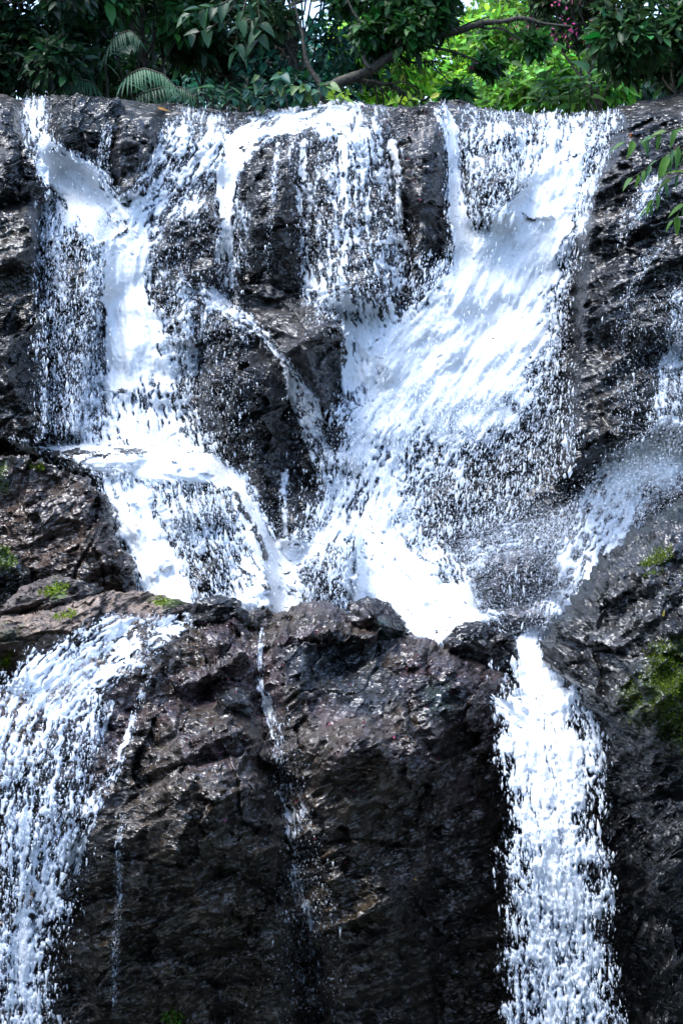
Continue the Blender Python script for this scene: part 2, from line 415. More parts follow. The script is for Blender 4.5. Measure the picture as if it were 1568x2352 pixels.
# ------------------------------------------------------------------ boulders: closed, with their own outline, depth and back
ZB_STEP = 4.0
ZU0, ZV0, ZNU, ZNV = -300, 180, 560, 625          # camera-side depth of the near boulders, for laying water on them
ZB = np.full((ZNV, ZNU), 1e9); ZM = ZB.copy()
def boulder(name, label, outline, Yc, Df, Db, mat, base, alt, seed, centre=None, step=4.0, q=2.6, rough=0.10, extra=None, tinter=None, zbuf=True, category="boulder", wob=8, dip=25, facets=9, lean=0.0):
    o = np.asarray(outline, float)
    c = np.asarray(centre if centre is not None else o.mean(0), float)
    per = np.sum(np.hypot(*(np.roll(o, -1, 0) - o).T))
    M = int(max(60, per / step))
    th = np.linspace(0, 2 * np.pi, M, endpoint=False)
    dx, dy = np.cos(th), np.sin(th)
    R = np.full(M, 1e9)
    for i in range(len(o)):
        a, b = o[i] - c, o[(i + 1) % len(o)] - c
        e = b - a
        den = dx * e[1] - dy * e[0]
        with np.errstate(divide='ignore', invalid='ignore'):
            t = (a[0] * e[1] - a[1] * e[0]) / den
            s = (a[0] * dy - a[1] * dx) / den
        ok = (t > 0) & (s >= -1e-6) & (s <= 1 + 1e-6)
        R = np.where(ok & (t < R), t, R)
    R = np.where(R > 1e8, np.nan, R)
    if np.isnan(R).any():
        g = ~np.isnan(R); R = np.interp(th, th[g], R[g], period=2 * np.pi)
    for _ in range(2):
        R = 0.25 * np.roll(R, 1) + 0.5 * R + 0.25 * np.roll(R, -1)
    eu, ev = c[0] + R * dx, c[1] + R * dy
    R = R + wob * fbm(eu / 28 + seed, ev / 28, 0, 4)
    NF = int(max(14, R.mean() / step))
    phi = np.linspace(0, 1, NF + 1)[1:] ** 0.9
    rings, Ys = [], []
    fr_ = np.random.default_rng(int(seed * 100))
    for r in phi:
        rings.append(r); Ys.append(Yc - Df * max(0.0, 1 - r ** q) ** (1 / 1.8))
    nb = max(6, NF // 6)
    for k in range(1, nb):
        r = math.cos(k / nb * math.pi / 2)
        rings.append(r); Ys.append(Yc + Db * math.sin(k / nb * math.pi / 2))
    rings = np.array(rings)[:, None]; Ys = np.array(Ys)[:, None] + np.zeros((1, M))
    u = c[0] + rings * R[None] * dx[None]; v = c[1] + rings * R[None] * dy[None]
    front = (np.arange(len(rings)) < NF)[:, None]
    lean_ = lean * (c[1] - v) / 100.0
    if facets:
        px, py = rings * dx[None], rings * dy[None]
        prof = (Yc - Ys) / Df
        for k in range(facets):
            al = fr_.uniform(0, 2 * np.pi); ci = fr_.uniform(0.75, 1.05); ki = fr_.uniform(0.55, 1.6)
            pl = (ci - px * math.cos(al) - py * math.sin(al)) * ki
            prof = np.where(prof < pl, prof, pl + 0.15 * (prof - pl))
        Ys = np.where(front, Yc - Df * prof, Ys)
    if extra is not None:
        Ys = Ys + np.where(front, extra(u, v), 0) * np.clip((1 - rings) * R.mean() / 40.0, 0, 1)
    # lumps and strata along the depth, fading at the rim so that the outline stays
    p = P(u, v, Yc)
    x, z = p[..., 0], p[..., 2]
    a = math.radians(dip)
    xs, zs = x * math.cos(a) + z * math.sin(a), -x * math.sin(a) + z * math.cos(a)
    size = np.sqrt(R.mean() / F * Yc)
    rel = rough * (1.6 * fbm(x * 1.5 + seed, z * 1.5, seed, 3) + 0.9 * ridge(xs * 2.2 + seed, zs * 3.4, seed, 3)) * size
    rel = rel + 0.030 * ridge(xs * 5, zs * 9, seed, 3) + 0.014 * ridge(xs * 14, zs * 24, seed, 2) + 0.010 * vnoise(xs * 28, zs * 42, seed)
    rel = rel - cracks(x, z, seed) + 0.7 * facet(xs, zs * 1.3, 1.0, seed + 5) * min(1.0, size) + 0.9 * facet(xs, zs * 1.4, 0.42, seed) + 0.8 * facet(xs, zs * 1.6, 0.15, seed + 2, 0.4, 0.1)
    Ys = Ys - rel * np.where(front, 0.6 + 0.4 * np.clip((1 - rings) * R.mean() / 16.0, 0, 1), 0.6)
    Ys = Ys + lean_
    pts = P(u, v, Ys)
    # back half keeps the world outline (not the ray fan)
    pb = P(u, v, Yc + lean_); pb[..., 1] = Ys
    pts = np.where(front[..., None], pts, pb)
    # the flanks break up sideways too, where relief along the depth would not show
    w_ = np.where(front, sstep(0.5, 0.97, rings), 1.0) * (0.045 + 0.055 * min(1.0, size))
    k3 = ridge(pts[..., 0] * 2.6 + seed, pts[..., 1] * 2.6, pts[..., 2] * 3.4, 3) * 0.8 + 0.45 * ridge(pts[..., 0] * 9, pts[..., 1] * 9 + seed, pts[..., 2] * 12, 2) - 0.35
    pts[..., 0] += dx[None] * k3 * w_; pts[..., 2] -= dy[None] * k3 * w_
    cen_f = P(c[0], c[1], Yc - Df + (float(extra(np.array([[c[0]]]), np.array([[c[1]]]))[0, 0]) if extra else 0))
    cen_b = P(c[0], c[1], Yc); cen_b[1] = Yc + Db
    Vv = np.concatenate([[cen_f], pts.reshape(-1, 3), [cen_b]], 0)
    Vv[0, 1] = pts[0, :, 1].mean(); Vv[0] = P(c[0], c[1], Vv[0, 1])
    nr = len(rings)
    gf = grid_faces(nr, M, True)[:, ::-1] + 1
    j = np.arange(M)
    f1 = np.stack([np.zeros(M, int), 1 + j, 1 + (j + 1) % M], -1)
    f2 = np.stack([np.full(M, len(Vv) - 1), 1 + (nr - 1) * M + (j + 1) % M, 1 + (nr - 1) * M + j], -1)
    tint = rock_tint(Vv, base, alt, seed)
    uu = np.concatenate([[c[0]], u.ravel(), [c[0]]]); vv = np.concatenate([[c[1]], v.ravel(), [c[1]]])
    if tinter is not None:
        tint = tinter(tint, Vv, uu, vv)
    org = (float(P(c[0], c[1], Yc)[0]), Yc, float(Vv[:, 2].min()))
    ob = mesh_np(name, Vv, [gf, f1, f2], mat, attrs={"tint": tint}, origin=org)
    tag(ob, label, category)
    if zbuf:
        fu, fv, fy = u[:NF].ravel(), v[:NF].ravel(), Ys[:NF].ravel()
        iu = np.round((fu - ZU0) / ZB_STEP).astype(int); iv = np.round((fv - ZV0) / ZB_STEP).astype(int)
        ok = (iu >= 0) & (iu < ZNU) & (iv >= 0) & (iv < ZNV)
        np.minimum.at(ZM if zbuf == 'mid' else ZB, (iv[ok], iu[ok]), fy[ok])
    ob_data = dict(u=u[:NF], v=v[:NF], p=pts[:NF])
    return ob, ob_data

PURP = (0.075, 0.052, 0.062)
def tint_front(t, p, u, v):
    n = fbm(p[:, 0] * 2.2, p[:, 1] * 2.2, p[:, 2] * 2.2 + 3, 4)
    t = blend(t, (0.080, 0.054, 0.062), 0.75 * sstep(-0.15, 0.3, n) * sstep(1980, 1650, v))
    t = blend(t, (0.010, 0.042, 0.034), 0.7 * sstep(-20, 40, poly_sdf(u, v, [(960, 1570), (1040, 1560), (1070, 1620), (1000, 1660), (960, 1640)]) + 20 * n))
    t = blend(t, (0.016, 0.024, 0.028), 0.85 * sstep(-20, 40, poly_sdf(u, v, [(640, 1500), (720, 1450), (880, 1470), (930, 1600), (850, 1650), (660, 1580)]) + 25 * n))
    t = blend(t, (0.055, 0.040, 0.022), 0.6 * sstep(0.1, 0.4, fbm(p[:, 0] * 1.4 + 8, p[:, 1], p[:, 2] * 1.4, 3)) * sstep(1650, 1800, v))
    return t
def front_extra(u, v):
    def blob(cu, cv, su, sv): return np.exp(-(((u - cu) / su) ** 2 + ((v - cv) / sv) ** 2))
    gully = np.interp(v, [1450, 1600, 1800, 2100, 2352], [600, 610, 640, 690, 720])
    e = 0.28 * np.exp(-((u - gully) / 45) ** 2)
    e = e + 0.35 * blob(800, 1530, 110, 70)                  # hollow under the crest
    e = e - 0.30 * blob(830, 1440, 120, 35) - 0.25 * blob(1050, 1540, 90, 50)
    e = e - 0.28 * blob(430, 1800, 180, 160)
    e = e + 0.28 * blob(500, 1600, 90, 45)
    e = e - 0.25 * blob(850, 1720, 140, 70)
    e = e + 0.2 * sstep(880, 1030, u) * sstep(1650, 1780, v)
    e = e + 0.2 * sstep(2080, 2300, v)
    e = e + 0.10 * blob(760, 1990, 120, 160)
    e = e + 0.06 * np.exp(-((u - (975 + 0.05 * (v - 1700))) / 12) ** 2) * sstep(1650, 1720, v)
    return 1.5 * e
front, front_d = boulder("boulder", "huge dark wet boulder with purple lichen in the centre foreground",
    [(-420, 1640), (0, 1555), (110, 1500), (250, 1440), (330, 1424), (430, 1420), (480, 1404), (560, 1400), (640, 1412), (700, 1396), (760, 1400), (830, 1440), (940, 1470), (1000, 1482),
     (1090, 1520), (1150, 1555), (1182, 1595), (1130, 1612), (1155, 1650), (1172, 1720), (1190, 1850), (1165, 1950), (1180, 2100), (1205, 2352), (1220, 2750), (-500, 2750)],
    12.9, 1.9, 1.0, M_WET, (0.27, 0.205, 0.15), (0.085, 0.070, 0.058), 1.7, facets=0, centre=(560, 2000), step=4.6, q=2.7, rough=0.11, extra=front_extra, tinter=tint_front)

def tint_right(t, p, u, v):
    n = fbm(p[:, 0] * 3, p[:, 1] * 3, p[:, 2] * 3, 4)
    t = blend(t, (0.008, 0.017, 0.016), 0.7 * sstep(-0.1, 0.3, n) * sstep(90, 10, (v - np.interp(u, [1240, 1390, 1568], [1470, 1280, 1155]))))
    w = sstep(-25, 35, poly_sdf(u, v, [(1450, 1560), (1500, 1490), (1568, 1450), (1660, 1420), (1660, 1700), (1568, 1740), (1500, 1690), (1440, 1660)]) + 60 * n)
    w = np.maximum(w, sstep(0, 30, poly_sdf(u, v, [(1470, 1300), (1500, 1270), (1540, 1260), (1530, 1300), (1480, 1320)]) + 40 * n))
    return blend(t, (0.035, 0.055, 0.008), 0.9 * w)
def right_extra(u, v):
    # the stone leans away from the stream; long creases follow the dip
    d = (u - 1240) * 0.6 + (v - 1480) * 0.8
    return 0.045 * np.abs(np.sin(d / 24 + 3 * fbm(u / 90, v / 90, 8, 3))) + 0.10 * np.sin(d / 60 + 2 * fbm(u / 150, v / 150, 4, 2)) + 0.35 * sstep(1850, 2300, v)
right, right_d = boulder("boulder", "great slanting boulder with green moss at the right edge",
    [(1240, 1526), (1252, 1476), (1294, 1416), (1340, 1340), (1390, 1280), (1470, 1216), (1568, 1152), (1700, 1080), (2000, 1060), (2150, 1700), (2100, 2750), (1420, 2750),
     (1425, 2352), (1390, 2000), (1372, 1760), (1362, 1640), (1300, 1600), (1288, 1548), (1262, 1538)],
    12.7, 2.2, 1.2, M_RIGHT, (0.085, 0.088, 0.088), (0.045, 0.048, 0.049), 5.2, facets=0, centre=(1690, 1790), step=5.2, q=2.6, rough=0.10, extra=right_extra, tinter=tint_right, dip=38, wob=15)

def mossy(polys, amt=0.9, col=(0.10, 0.17, 0.015)):
    def f(t, p, u, v):
        n = fbm(p[:, 0] * 7, p[:, 1] * 7, p[:, 2] * 7, 3)
        w = 0
        for q in polys:
            w = np.maximum(w, sstep(-4, 10, poly_sdf(u, v, q) + 22 * n))
        return blend(t, col, amt * w)
    return f
BROWN, BROWN2 = (0.80, 0.58, 0.42), (0.42, 0.31, 0.27)
left_b, left_d = boulder("boulder", "large brown-black wet boulder beside the left cascade",
    [(-300, 1060), (0, 1036), (40, 1046), (80, 1062), (130, 1084), (200, 1098), (238, 1140), (270, 1230), (303, 1285), (314, 1350), (300, 1430), (-300, 1460)],
    14.0, 0.9, 0.7, M_WET, (0.34, 0.22, 0.165), (0.11, 0.085, 0.078), 9.1, centre=(60, 1270), q=3.6, rough=0.085,
    tinter=mossy([[(-20, 1075), (20, 1060), (14, 1130), (-20, 1140)], [(60, 1066), (95, 1068), (100, 1084), (64, 1080)]], 0.8, (0.07, 0.11, 0.012)))
lump, lump_d = boulder("boulder", "small rounded mossy boulder at the left edge below the large brown one",
    [(-140, 1245), (0, 1248), (35, 1270), (64, 1318), (80, 1350), (60, 1400), (-140, 1420)], 13.4, 0.35, 0.3, M_WET, (0.045, 0.04, 0.035), (0.02, 0.022, 0.02), 2.4, centre=(-20, 1335), rough=0.07,
    tinter=mossy([[(-20, 1245), (20, 1255), (45, 1290), (20, 1310), (-20, 1310)]], 0.9, (0.08, 0.13, 0.012)))
ledge, ledge_d = boulder("ledge_rock", "tan mossy rock ledge above the lower left cascade", 
    [(-420, 1450), (-60, 1420), (30, 1412), (110, 1405), (200, 1372), (262, 1358), (310, 1360), (372, 1372), (432, 1388), (452, 1408), (420, 1440), (330, 1450), (200, 1500), (110, 1560), (0, 1620), (-420, 1720)],
    12.75, 0.75, 0.6, M_DRY, BROWN, BROWN2, 4.4, centre=(120, 1475), q=2.4, rough=0.17, step=3.4,
    tinter=mossy([[(345, 1376), (375, 1370), (418, 1384), (395, 1394), (358, 1392)], [(118, 1415), (175, 1402), (180, 1414), (130, 1424)], [(0, 1520), (25, 1500), (24, 1530), (0, 1550)], [(-10, 1440), (40, 1425), (50, 1440), (0, 1465)]]), category="rock")
ledge2, ledge2_d = boulder("boulder", "low tan rock with a green moss cap at the left, on the mossy ledge",
    [(-60, 1420), (0, 1392), (40, 1362), (80, 1345), (130, 1332), (180, 1338), (212, 1360), (205, 1392), (150, 1412), (60, 1425)],
    12.85, 0.35, 0.3, M_DRY, (0.40, 0.28, 0.23), (0.17, 0.13, 0.13), 6.6, rough=0.07, step=3.2,
    tinter=mossy([[(95, 1362), (125, 1336), (165, 1340), (150, 1368), (115, 1378)]]))
b, _ = boulder("boulder", "thin dark rock behind the low mossy tan rock",
    [(160, 1340), (185, 1333), (215, 1338), (238, 1352), (232, 1372), (200, 1376)], 13.0, 0.2, 0.2, M_WET, (0.035, 0.03, 0.032), (0.02, 0.02, 0.022), 3.2, rough=0.05)
b, _ = boulder("boulder", "small round tan rock half out of frame on the left ledge",
    [(-60, 1452), (0, 1440), (40, 1428), (76, 1440), (82, 1466), (50, 1486), (-60, 1496)], 12.25, 0.22, 0.2, M_DRY, (0.38, 0.27, 0.19), (0.16, 0.13, 0.10), 8.8, rough=0.06, step=3.2,
    tinter=mossy([[(-5, 1455), (30, 1440), (60, 1445), (40, 1462), (0, 1475)]], 0.6, (0.06, 0.08, 0.015)))
b, _ = boulder("boulder", "dark wedge-shaped rock on the crest beside the moss patch",
    [(412, 1428), (440, 1402), (470, 1378), (505, 1370), (545, 1384), (566, 1404), (556, 1432), (500, 1456), (440, 1446)], 12.55, 0.42, 0.35, M_WET, (0.04, 0.036, 0.035), (0.016, 0.016, 0.017), 7.3, rough=0.075, step=3.2)
b, _ = boulder("boulder", "domed rock with a teal-green algae face on the crest",
    [(796, 1420), (812, 1392), (848, 1379), (878, 1386), (908, 1410), (932, 1440), (950, 1470), (930, 1510), (860, 1510), (800, 1470)], 12.6, 0.5, 0.4, M_WET, (0.07, 0.055, 0.055), (0.035, 0.03, 0.032), 2.9, rough=0.07, step=3.2,
    tinter=mossy([[(845, 1420), (890, 1410), (930, 1450), (940, 1480), (870, 1475)]], 0.85, (0.014, 0.05, 0.04)))
b, _ = boulder("boulder", "grey faceted boulder at the head of the right chute",
    [(1020, 1474), (1046, 1450), (1072, 1436), (1108, 1440), (1130, 1456), (1164, 1462), (1180, 1484), (1192, 1504), (1180, 1536), (1130, 1560), (1040, 1530)], 12.75, 0.45, 0.4, M_WET, (0.06, 0.056, 0.06), (0.03, 0.03, 0.035), 6.1, rough=0.08, step=3.2)
b, _ = boulder("boulder", "angular blue-black stone wedged in the hollow of the huge foreground boulder",
    [(486, 1640), (500, 1612), (522, 1590), (548, 1574), (572, 1592), (580, 1640), (550, 1662), (500, 1664)], 11.5, 0.3, 0.5, M_WET, (0.022, 0.026, 0.030), (0.014, 0.017, 0.02), 4.9, rough=0.05, step=3.2)
b, _ = boulder("boulder", "rounded wet boulder veiled in spray at the foot of the falls, paled by painted haze",
    [(1084, 1340), (1096, 1306), (1124, 1276), (1170, 1256), (1234, 1264), (1276, 1300), (1290, 1340), (1262, 1378), (1200, 1400), (1130, 1394), (1092, 1372)], 14.0, 0.5, 0.5, M_WET, (0.36, 0.38, 0.45), (0.24, 0.25, 0.30), 1.3, rough=0.05, zbuf='mid')  # pale base colour stands in for the mist over dark wet rock
b, _ = boulder("boulder", "flat wet stone veiled in spray just below the rounded boulder, paled by painted haze",
    [(1108, 1428), (1140, 1406), (1190, 1396), (1250, 1384), (1284, 1404), (1262, 1432), (1200, 1456), (1130, 1456)], 13.6, 0.35, 0.4, M_WET, (0.36, 0.38, 0.45), (0.24, 0.25, 0.30), 8.3, rough=0.05, zbuf='mid')  # same mist haze put into the base colour
b, _ = boulder("boulder", "narrow dark stone standing in the left cascade foam",
    [(446, 1330), (456, 1280), (480, 1244), (506, 1250), (524, 1300), (532, 1372), (500, 1400), (454, 1392)], 14.1, 0.35, 0.4, M_WET, (0.04, 0.04, 0.045), (0.02, 0.02, 0.024), 3.7, rough=0.06, zbuf='mid')
b, _ = boulder("boulder", "pointed dark stone in the foam below the centre of the falls",
    [(696, 1370), (706, 1310), (730, 1266), (762, 1234), (790, 1222), (812, 1260), (812, 1330), (800, 1410), (720, 1420)], 14.0, 0.4, 0.4, M_WET, (0.045, 0.045, 0.05), (0.022, 0.022, 0.026), 5.9, rough=0.06, zbuf='mid')

# rocks that stand out of the upper wall between the falls
UP = dict(zbuf='mid', rough=0.075, step=3.2, category="rock")
CB, CA = (0.050, 0.047, 0.048), (0.024, 0.025, 0.028)
boulder("rock_pillar", "tall dark rock pillar between the centre curtain and the wide right fall",
    [(885, 262), (930, 246), (1012, 233), (1026, 300), (1032, 420), (1048, 600), (1022, 680), (960, 727), (932, 715), (945, 600), (925, 480), (905, 380), (890, 320)], 16.6, 1.0, 1.0, M_CLIFF, CB, CA, 11.3, centre=(970, 470), lean=.2, q=4, **UP)
boulder("rock", "upright dark rock block left of the centre curtain",
    [(548, 350), (590, 322), (650, 312), (692, 306), (698, 420), (696, 560), (702, 660), (640, 668), (560, 650), (540, 600), (545, 470)], 16.55, .85, 1.0, M_CLIFF, (0.056, 0.052, 0.050), CA, 12.1, centre=(620, 490), lean=.2, q=4, **UP)
boulder("rock", "jutting slanted rock slab with a blunt nose in the middle of the falls",
    [(540, 668), (600, 646), (650, 662), (700, 698), (745, 728), (786, 750), (790, 830), (782, 900), (768, 964), (735, 930), (690, 870), (650, 806), (600, 750), (545, 722)], 15.85, 1.1, 1.1, M_CLIFF, (0.19, 0.185, 0.19), (0.09, 0.09, 0.10), 13.7, centre=(690, 780), lean=.2, q=6, facets=3, extra=lambda u, v: 0.0042 * np.clip(800 - v - 0.35 * (u - 650), 0, 200) + 0.010 * np.clip(u - 742 - 0.1 * (v - 760), 0, 60), **UP)
boulder("rock", "tall dark rock column below the slanted slab in the left half of the falls",
    [(462, 880), (480, 800), (540, 770), (600, 766), (642, 800), (656, 860), (650, 960), (668, 1010), (655, 1090), (640, 1160), (615, 1254), (590, 1200), (560, 1130), (540, 1062), (490, 1030), (465, 960)], 15.55, 1.0, 1.1, M_CLIFF, (0.055, 0.052, 0.054), CA, 14.2, centre=(572, 950), lean=.2, q=5, facets=4, extra=lambda u, v: 0.004 * np.clip(850 - v, 0, 120) + 0.006 * np.clip(u - 620, 0, 60), **UP)
boulder("rock", "squat green-black rock at the top left beside the thin chute",
    [(92, 300), (108, 222), (180, 215), (266, 226), (290, 290), (264, 380), (256, 462), (215, 405), (172, 362), (98, 346)], 16.95, .85, 1.0, M_CLIFF, (0.022, 0.030, 0.028), (0.014, 0.018, 0.018), 15.1, centre=(190, 300), lean=.2, q=4, **UP)
boulder("rock", "rounded black rock at the left edge under the thin chute",
    [(-160, 350), (20, 322), (70, 334), (104, 392), (106, 440), (60, 464), (-160, 490)], 16.05, .65, .8, M_CLIFF, (0.026, 0.024, 0.022), (0.014, 0.014, 0.014), 16.4, centre=(0, 400), lean=.2, **UP)
boulder("rock", "brownish wet rock at the left edge beside the lacy curtain",
    [(-200, 690), (20, 655), (70, 665), (96, 720), (98, 900), (94, 1005), (-200, 1012)], 15.2, .6, .8, M_CLIFF, (0.060, 0.052, 0.042), (0.03, 0.028, 0.024), 17.7, centre=(0, 840), lean=.2, q=4, **UP)

# bed, banks and far ground
def sheet(name, x0, x1, y0, y1, z, n, mat, amp=0.0, fr=0.5):
    x = np.linspace(x0, x1, n); y = np.linspace(y0, y1, n)
    X, Yy = np.meshgrid(x, y)
    Z = z + amp * fbm(X * fr, Yy * fr, 0, 4)
    return mesh_np(name, np.stack([X, Yy, Z], -1).reshape(-1, 3), grid_faces(n, n), mat)
g = sheet("stream_bed", -14, 14, 13.7, 17.5, -2.2, 60, M_SOIL, 0.15); g["kind"] = "structure"
g = sheet("pool", -60, 60, -40, 13.5, -4.6, 40, M_POOL, 0.0); g["kind"] = "structure"
g = sheet("ground", -900, 900, -900, 900, -5.6, 40, M_SOIL, 0.0); g["kind"] = "structure"
g = sheet("forest_floor", -60, 60, 18.6, 120, 4.05, 80, M_SOIL, 0.15); g["kind"] = "structure"

th_ = np.linspace(math.radians(-212), math.radians(32), 120)  # unseen ring of slopes, added to shut out low sky and deepen rock contrast
hr = np.array([13, 15, 18, 22, 27, 34, 60, 300], float); hz = np.array([-5.5, -3, 0.5, 4.5, 8.5, 12, 16, 20], float)
HT, HR = np.meshgrid(th_, hr)
HZ = np.tile(hz[:, None], (1, len(th_)))
HX = HR * np.cos(HT) * 0.95; HY = HR * np.sin(HT) + 4.0
HZ = HZ + 1.2 * fbm(HX * 0.25, HY * 0.25, 0, 4)
g = mesh_np("unseen_hill", np.stack([HX, HY, HZ], -1).reshape(-1, 3), grid_faces(len(hr), len(th_)), M_UNSEEN_HILL); g["kind"] = "structure"
# fill the depth buffer's gaps
for _ in range(3):
    Zp = np.pad(ZB, 1, constant_values=1e9)
    nb = np.min([Zp[1 + a:1 + a + ZNV, 1 + b:1 + b + ZNU] for a in (-1, 0, 1) for b in (-1, 0, 1)], 0)
    ZB = np.where(ZB > 1e8, nb, ZB)
ZB0 = np.where(ZB > 1e8, 13.2, ZB)
ZS = ZB0.copy()
for _ in range(2):
    Zp = np.pad(ZS, 1, mode='edge')
    ZS = np.mean([Zp[1 + a:1 + a + ZNV, 1 + b:1 + b + ZNU] for a in (-1, 0, 1) for b in (-1, 0, 1)], 0)
for _ in range(2):
    Zp = np.pad(ZM, 1, constant_values=1e9)
    nb = np.min([Zp[1 + a:1 + a + ZNV, 1 + b:1 + b + ZNU] for a in (-1, 0, 1) for b in (-1, 0, 1)], 0)
    ZM = np.where(ZM > 1e8, nb, ZM)
ZM = np.where(ZM > 1e8, 99.0, ZM)
def near_depth(u, v, ZS=ZS):
    x = np.clip((u - ZU0) / ZB_STEP, 0, ZNU - 1.001); y = np.clip((v - ZV0) / ZB_STEP, 0, ZNV - 1.001)
    i, j = np.floor(y).astype(int), np.floor(x).astype(int)
    a, b = y - i, x - j
    return ZS[i, j] * (1 - a) * (1 - b) + ZS[i + 1, j] * a * (1 - b) + ZS[i, j + 1] * (1 - a) * b + ZS[i + 1, j + 1] * a * b
def cliff_surface(u, v):
    Y = cliff_relief(u, v, cliff_depth(u, v))
    m = near_depth(u, v, ZM)
    return np.where(m < 20, np.minimum(Y, m), Y)

# ------------------------------------------------------------------ white water
class Field:
    def __init__(self, u0, u1, v0, v1, step):
        self.u, self.v = np.meshgrid(np.arange(u0, u1, step), np.arange(v0, v1, step))
        sh = self.u.shape
        self.D = np.zeros(sh); self.s = np.zeros(sh); self.t = np.zeros(sh); self.g = np.full(sh, -1); self.fu = np.zeros(sh); self.fv = np.ones(sh); self.w = np.full(sh, 60.0)
        self.n = 0
        self.ex = np.full(sh, np.nan)
    def stroke(self, nodes, group, soft=0.55, rag=0.30):
        """nodes: (u, v, halfwidth, density[, depth])"""
        self.n += 1
        nd = np.asarray([tuple(k) + ((np.nan,) if len(k) == 4 else ()) for k in nodes], float)
        mw = nd[:, 2].max() * 1.6
        m = (self.u > nd[:, 0].min() - mw) & (self.u < nd[:, 0].max() + mw) & (self.v > nd[:, 1].min() - mw) & (self.v < nd[:, 1].max() + mw)
        u, v = self.u[m], self.v[m]
        wob = 1.0
        best = np.full(u.shape, 1e9); S = np.zeros(u.shape); T = np.zeros(u.shape); W = np.ones(u.shape); DD = np.zeros(u.shape); FU = np.zeros(u.shape); FV = np.ones(u.shape); YY = np.full(u.shape, np.nan)
        s0 = 0
        for a, b in zip(nd[:-1], nd[1:]):
            e = b[:2] - a[:2]; L = math.hypot(*e); e = e / L
            wu, wv = u - a[0], v - a[1]
            al = wu * e[0] + wv * e[1]
            k = np.clip(al / L, 0, 1)
            lat = wu * -e[1] + wv * e[0]
            w = a[2] + (b[2] - a[2]) * k
            over = np.maximum(0, np.maximum(-al, al - L))
            d = np.hypot(lat, over) / w
            ok = d < best
            best = np.where(ok, d, best); S = np.where(ok, s0 + np.clip(al, -50, L + 50), S); T = np.where(ok, lat, T); W = np.where(ok, w, W)
            DD = np.where(ok, a[3] + (b[3] - a[3]) * k, DD); FU = np.where(ok, e[0], FU); FV = np.where(ok, e[1], FV)
            YY = np.where(ok, a[4] + (b[4] - a[4]) * k, YY)
            s0 += L
        edge = best + rag * fbm(u / 40, v / 40, self.n * 3.1, 3)
        D = DD * (1 - sstep(soft, 1.25, edge))
        cur = self.D[m]
        win = D > cur
        for arr, val in ((self.s, S + 977 * self.n), (self.t, T + 331 * self.n), (self.fu, FU), (self.fv, FV), (self.ex, YY), (self.w, W)):
            x = arr[m]; x[win] = val[win]; arr[m] = x
        gg = self.g[m]; gg[win] = group; self.g[m] = gg
        self.D[m] = np.maximum(cur, D) + 0.35 * np.minimum(cur, D) * (1 - np.maximum(cur, D))
    def hole(self, poly, amt, soft=25):
        self.D *= 1 - amt * sstep(-soft * 0.3, soft, poly_sdf(self.u + 14 * fbm(self.u / 22, self.v / 22, 2, 3), self.v + 14 * fbm(self.u / 22, self.v / 22, 6, 3), poly))
    def height(self):
        s, t, u, v = self.s, self.t, self.u, self.v
        t = t + 7 * fbm(u / 25, v / 25, 9.0, 2); s = s + 9 * fbm(u / 30, v / 30, 4.0, 2)
        web = 1 - 2.2 * np.abs(vnoise(s / 36, t / 7.5, 1)) + 0.8 * (1 - 2.2 * np.abs(vnoise(s / 16, t / 5.0, 2)))
        strand = vnoise(s / 110, t / 7.0, 5) + 0.6 * vnoise(s / 30, t / 4.5, 6)
        n = 0.6 * web + 0.5 * strand + 0.65 * fbm(u / 9, v / 13, 3, 2) + 0.8 * fbm(u / 55, v / 70, 5, 2)
        a = np.sort(n[self.D > 0.02].ravel())[::37]
        q = np.interp(n, a, np.linspace(0, 1, len(a)))
        h = q - (1 - self.D) + 2.2 * np.clip(self.D - 0.88, 0, 1)
        h = np.where(self.D < 0.02, -1, h)
        return h, n
def nrm(a): return a / (np.linalg.norm(a, axis=-1, keepdims=True) + 1e-9)
OCT = np.array([(1, 0, 0), (-1, 0, 0), (0, 1, 0), (0, -1, 0), (0, 0, 1), (0, 0, -1)], float)
OCTF = np.array([(0, 2, 4), (2, 1, 4), (1, 3, 4), (3, 0, 4), (2, 0, 5), (1, 2, 5), (3, 1, 5), (0, 3, 5)])
TET = np.array([(1, 0, -.35), (-.5, .87, -.35), (-.5, -.87, -.35), (0, 0, 1)], float); TETF = np.array([(0, 2, 1), (0, 1, 3), (1, 2, 3), (2, 0, 3)])
def drops_mesh(c, r, axis, stretch, tet=False):
    """small elongated drops, long axis along the flow"""
    B, Fc = (TET, TETF) if tet else (OCT, OCTF)
    n = len(c)
    ax = nrm(axis); ref = np.where(np.abs(ax[:, :1]) < 0.8, [[1, 0, 0]], [[0, 1, 0]])
    e1 = nrm(np.cross(ax, ref)); e2 = np.cross(ax, e1)
    k = len(B)
    jit = 1 + 0.35 * (RNG.random((n, k, 1)) - 0.5)
    V = (B[None, :, 0:1] * e1[:, None] + B[None, :, 1:2] * e2[:, None] + B[None, :, 2:3] * ax[:, None] * stretch[:, None, None]) * jit * r[:, None, None] + c[:, None]
    Fs = (Fc[None] + (np.arange(n) * k)[:, None, None]).reshape(-1, 3)
    return V.reshape(-1, 3), Fs
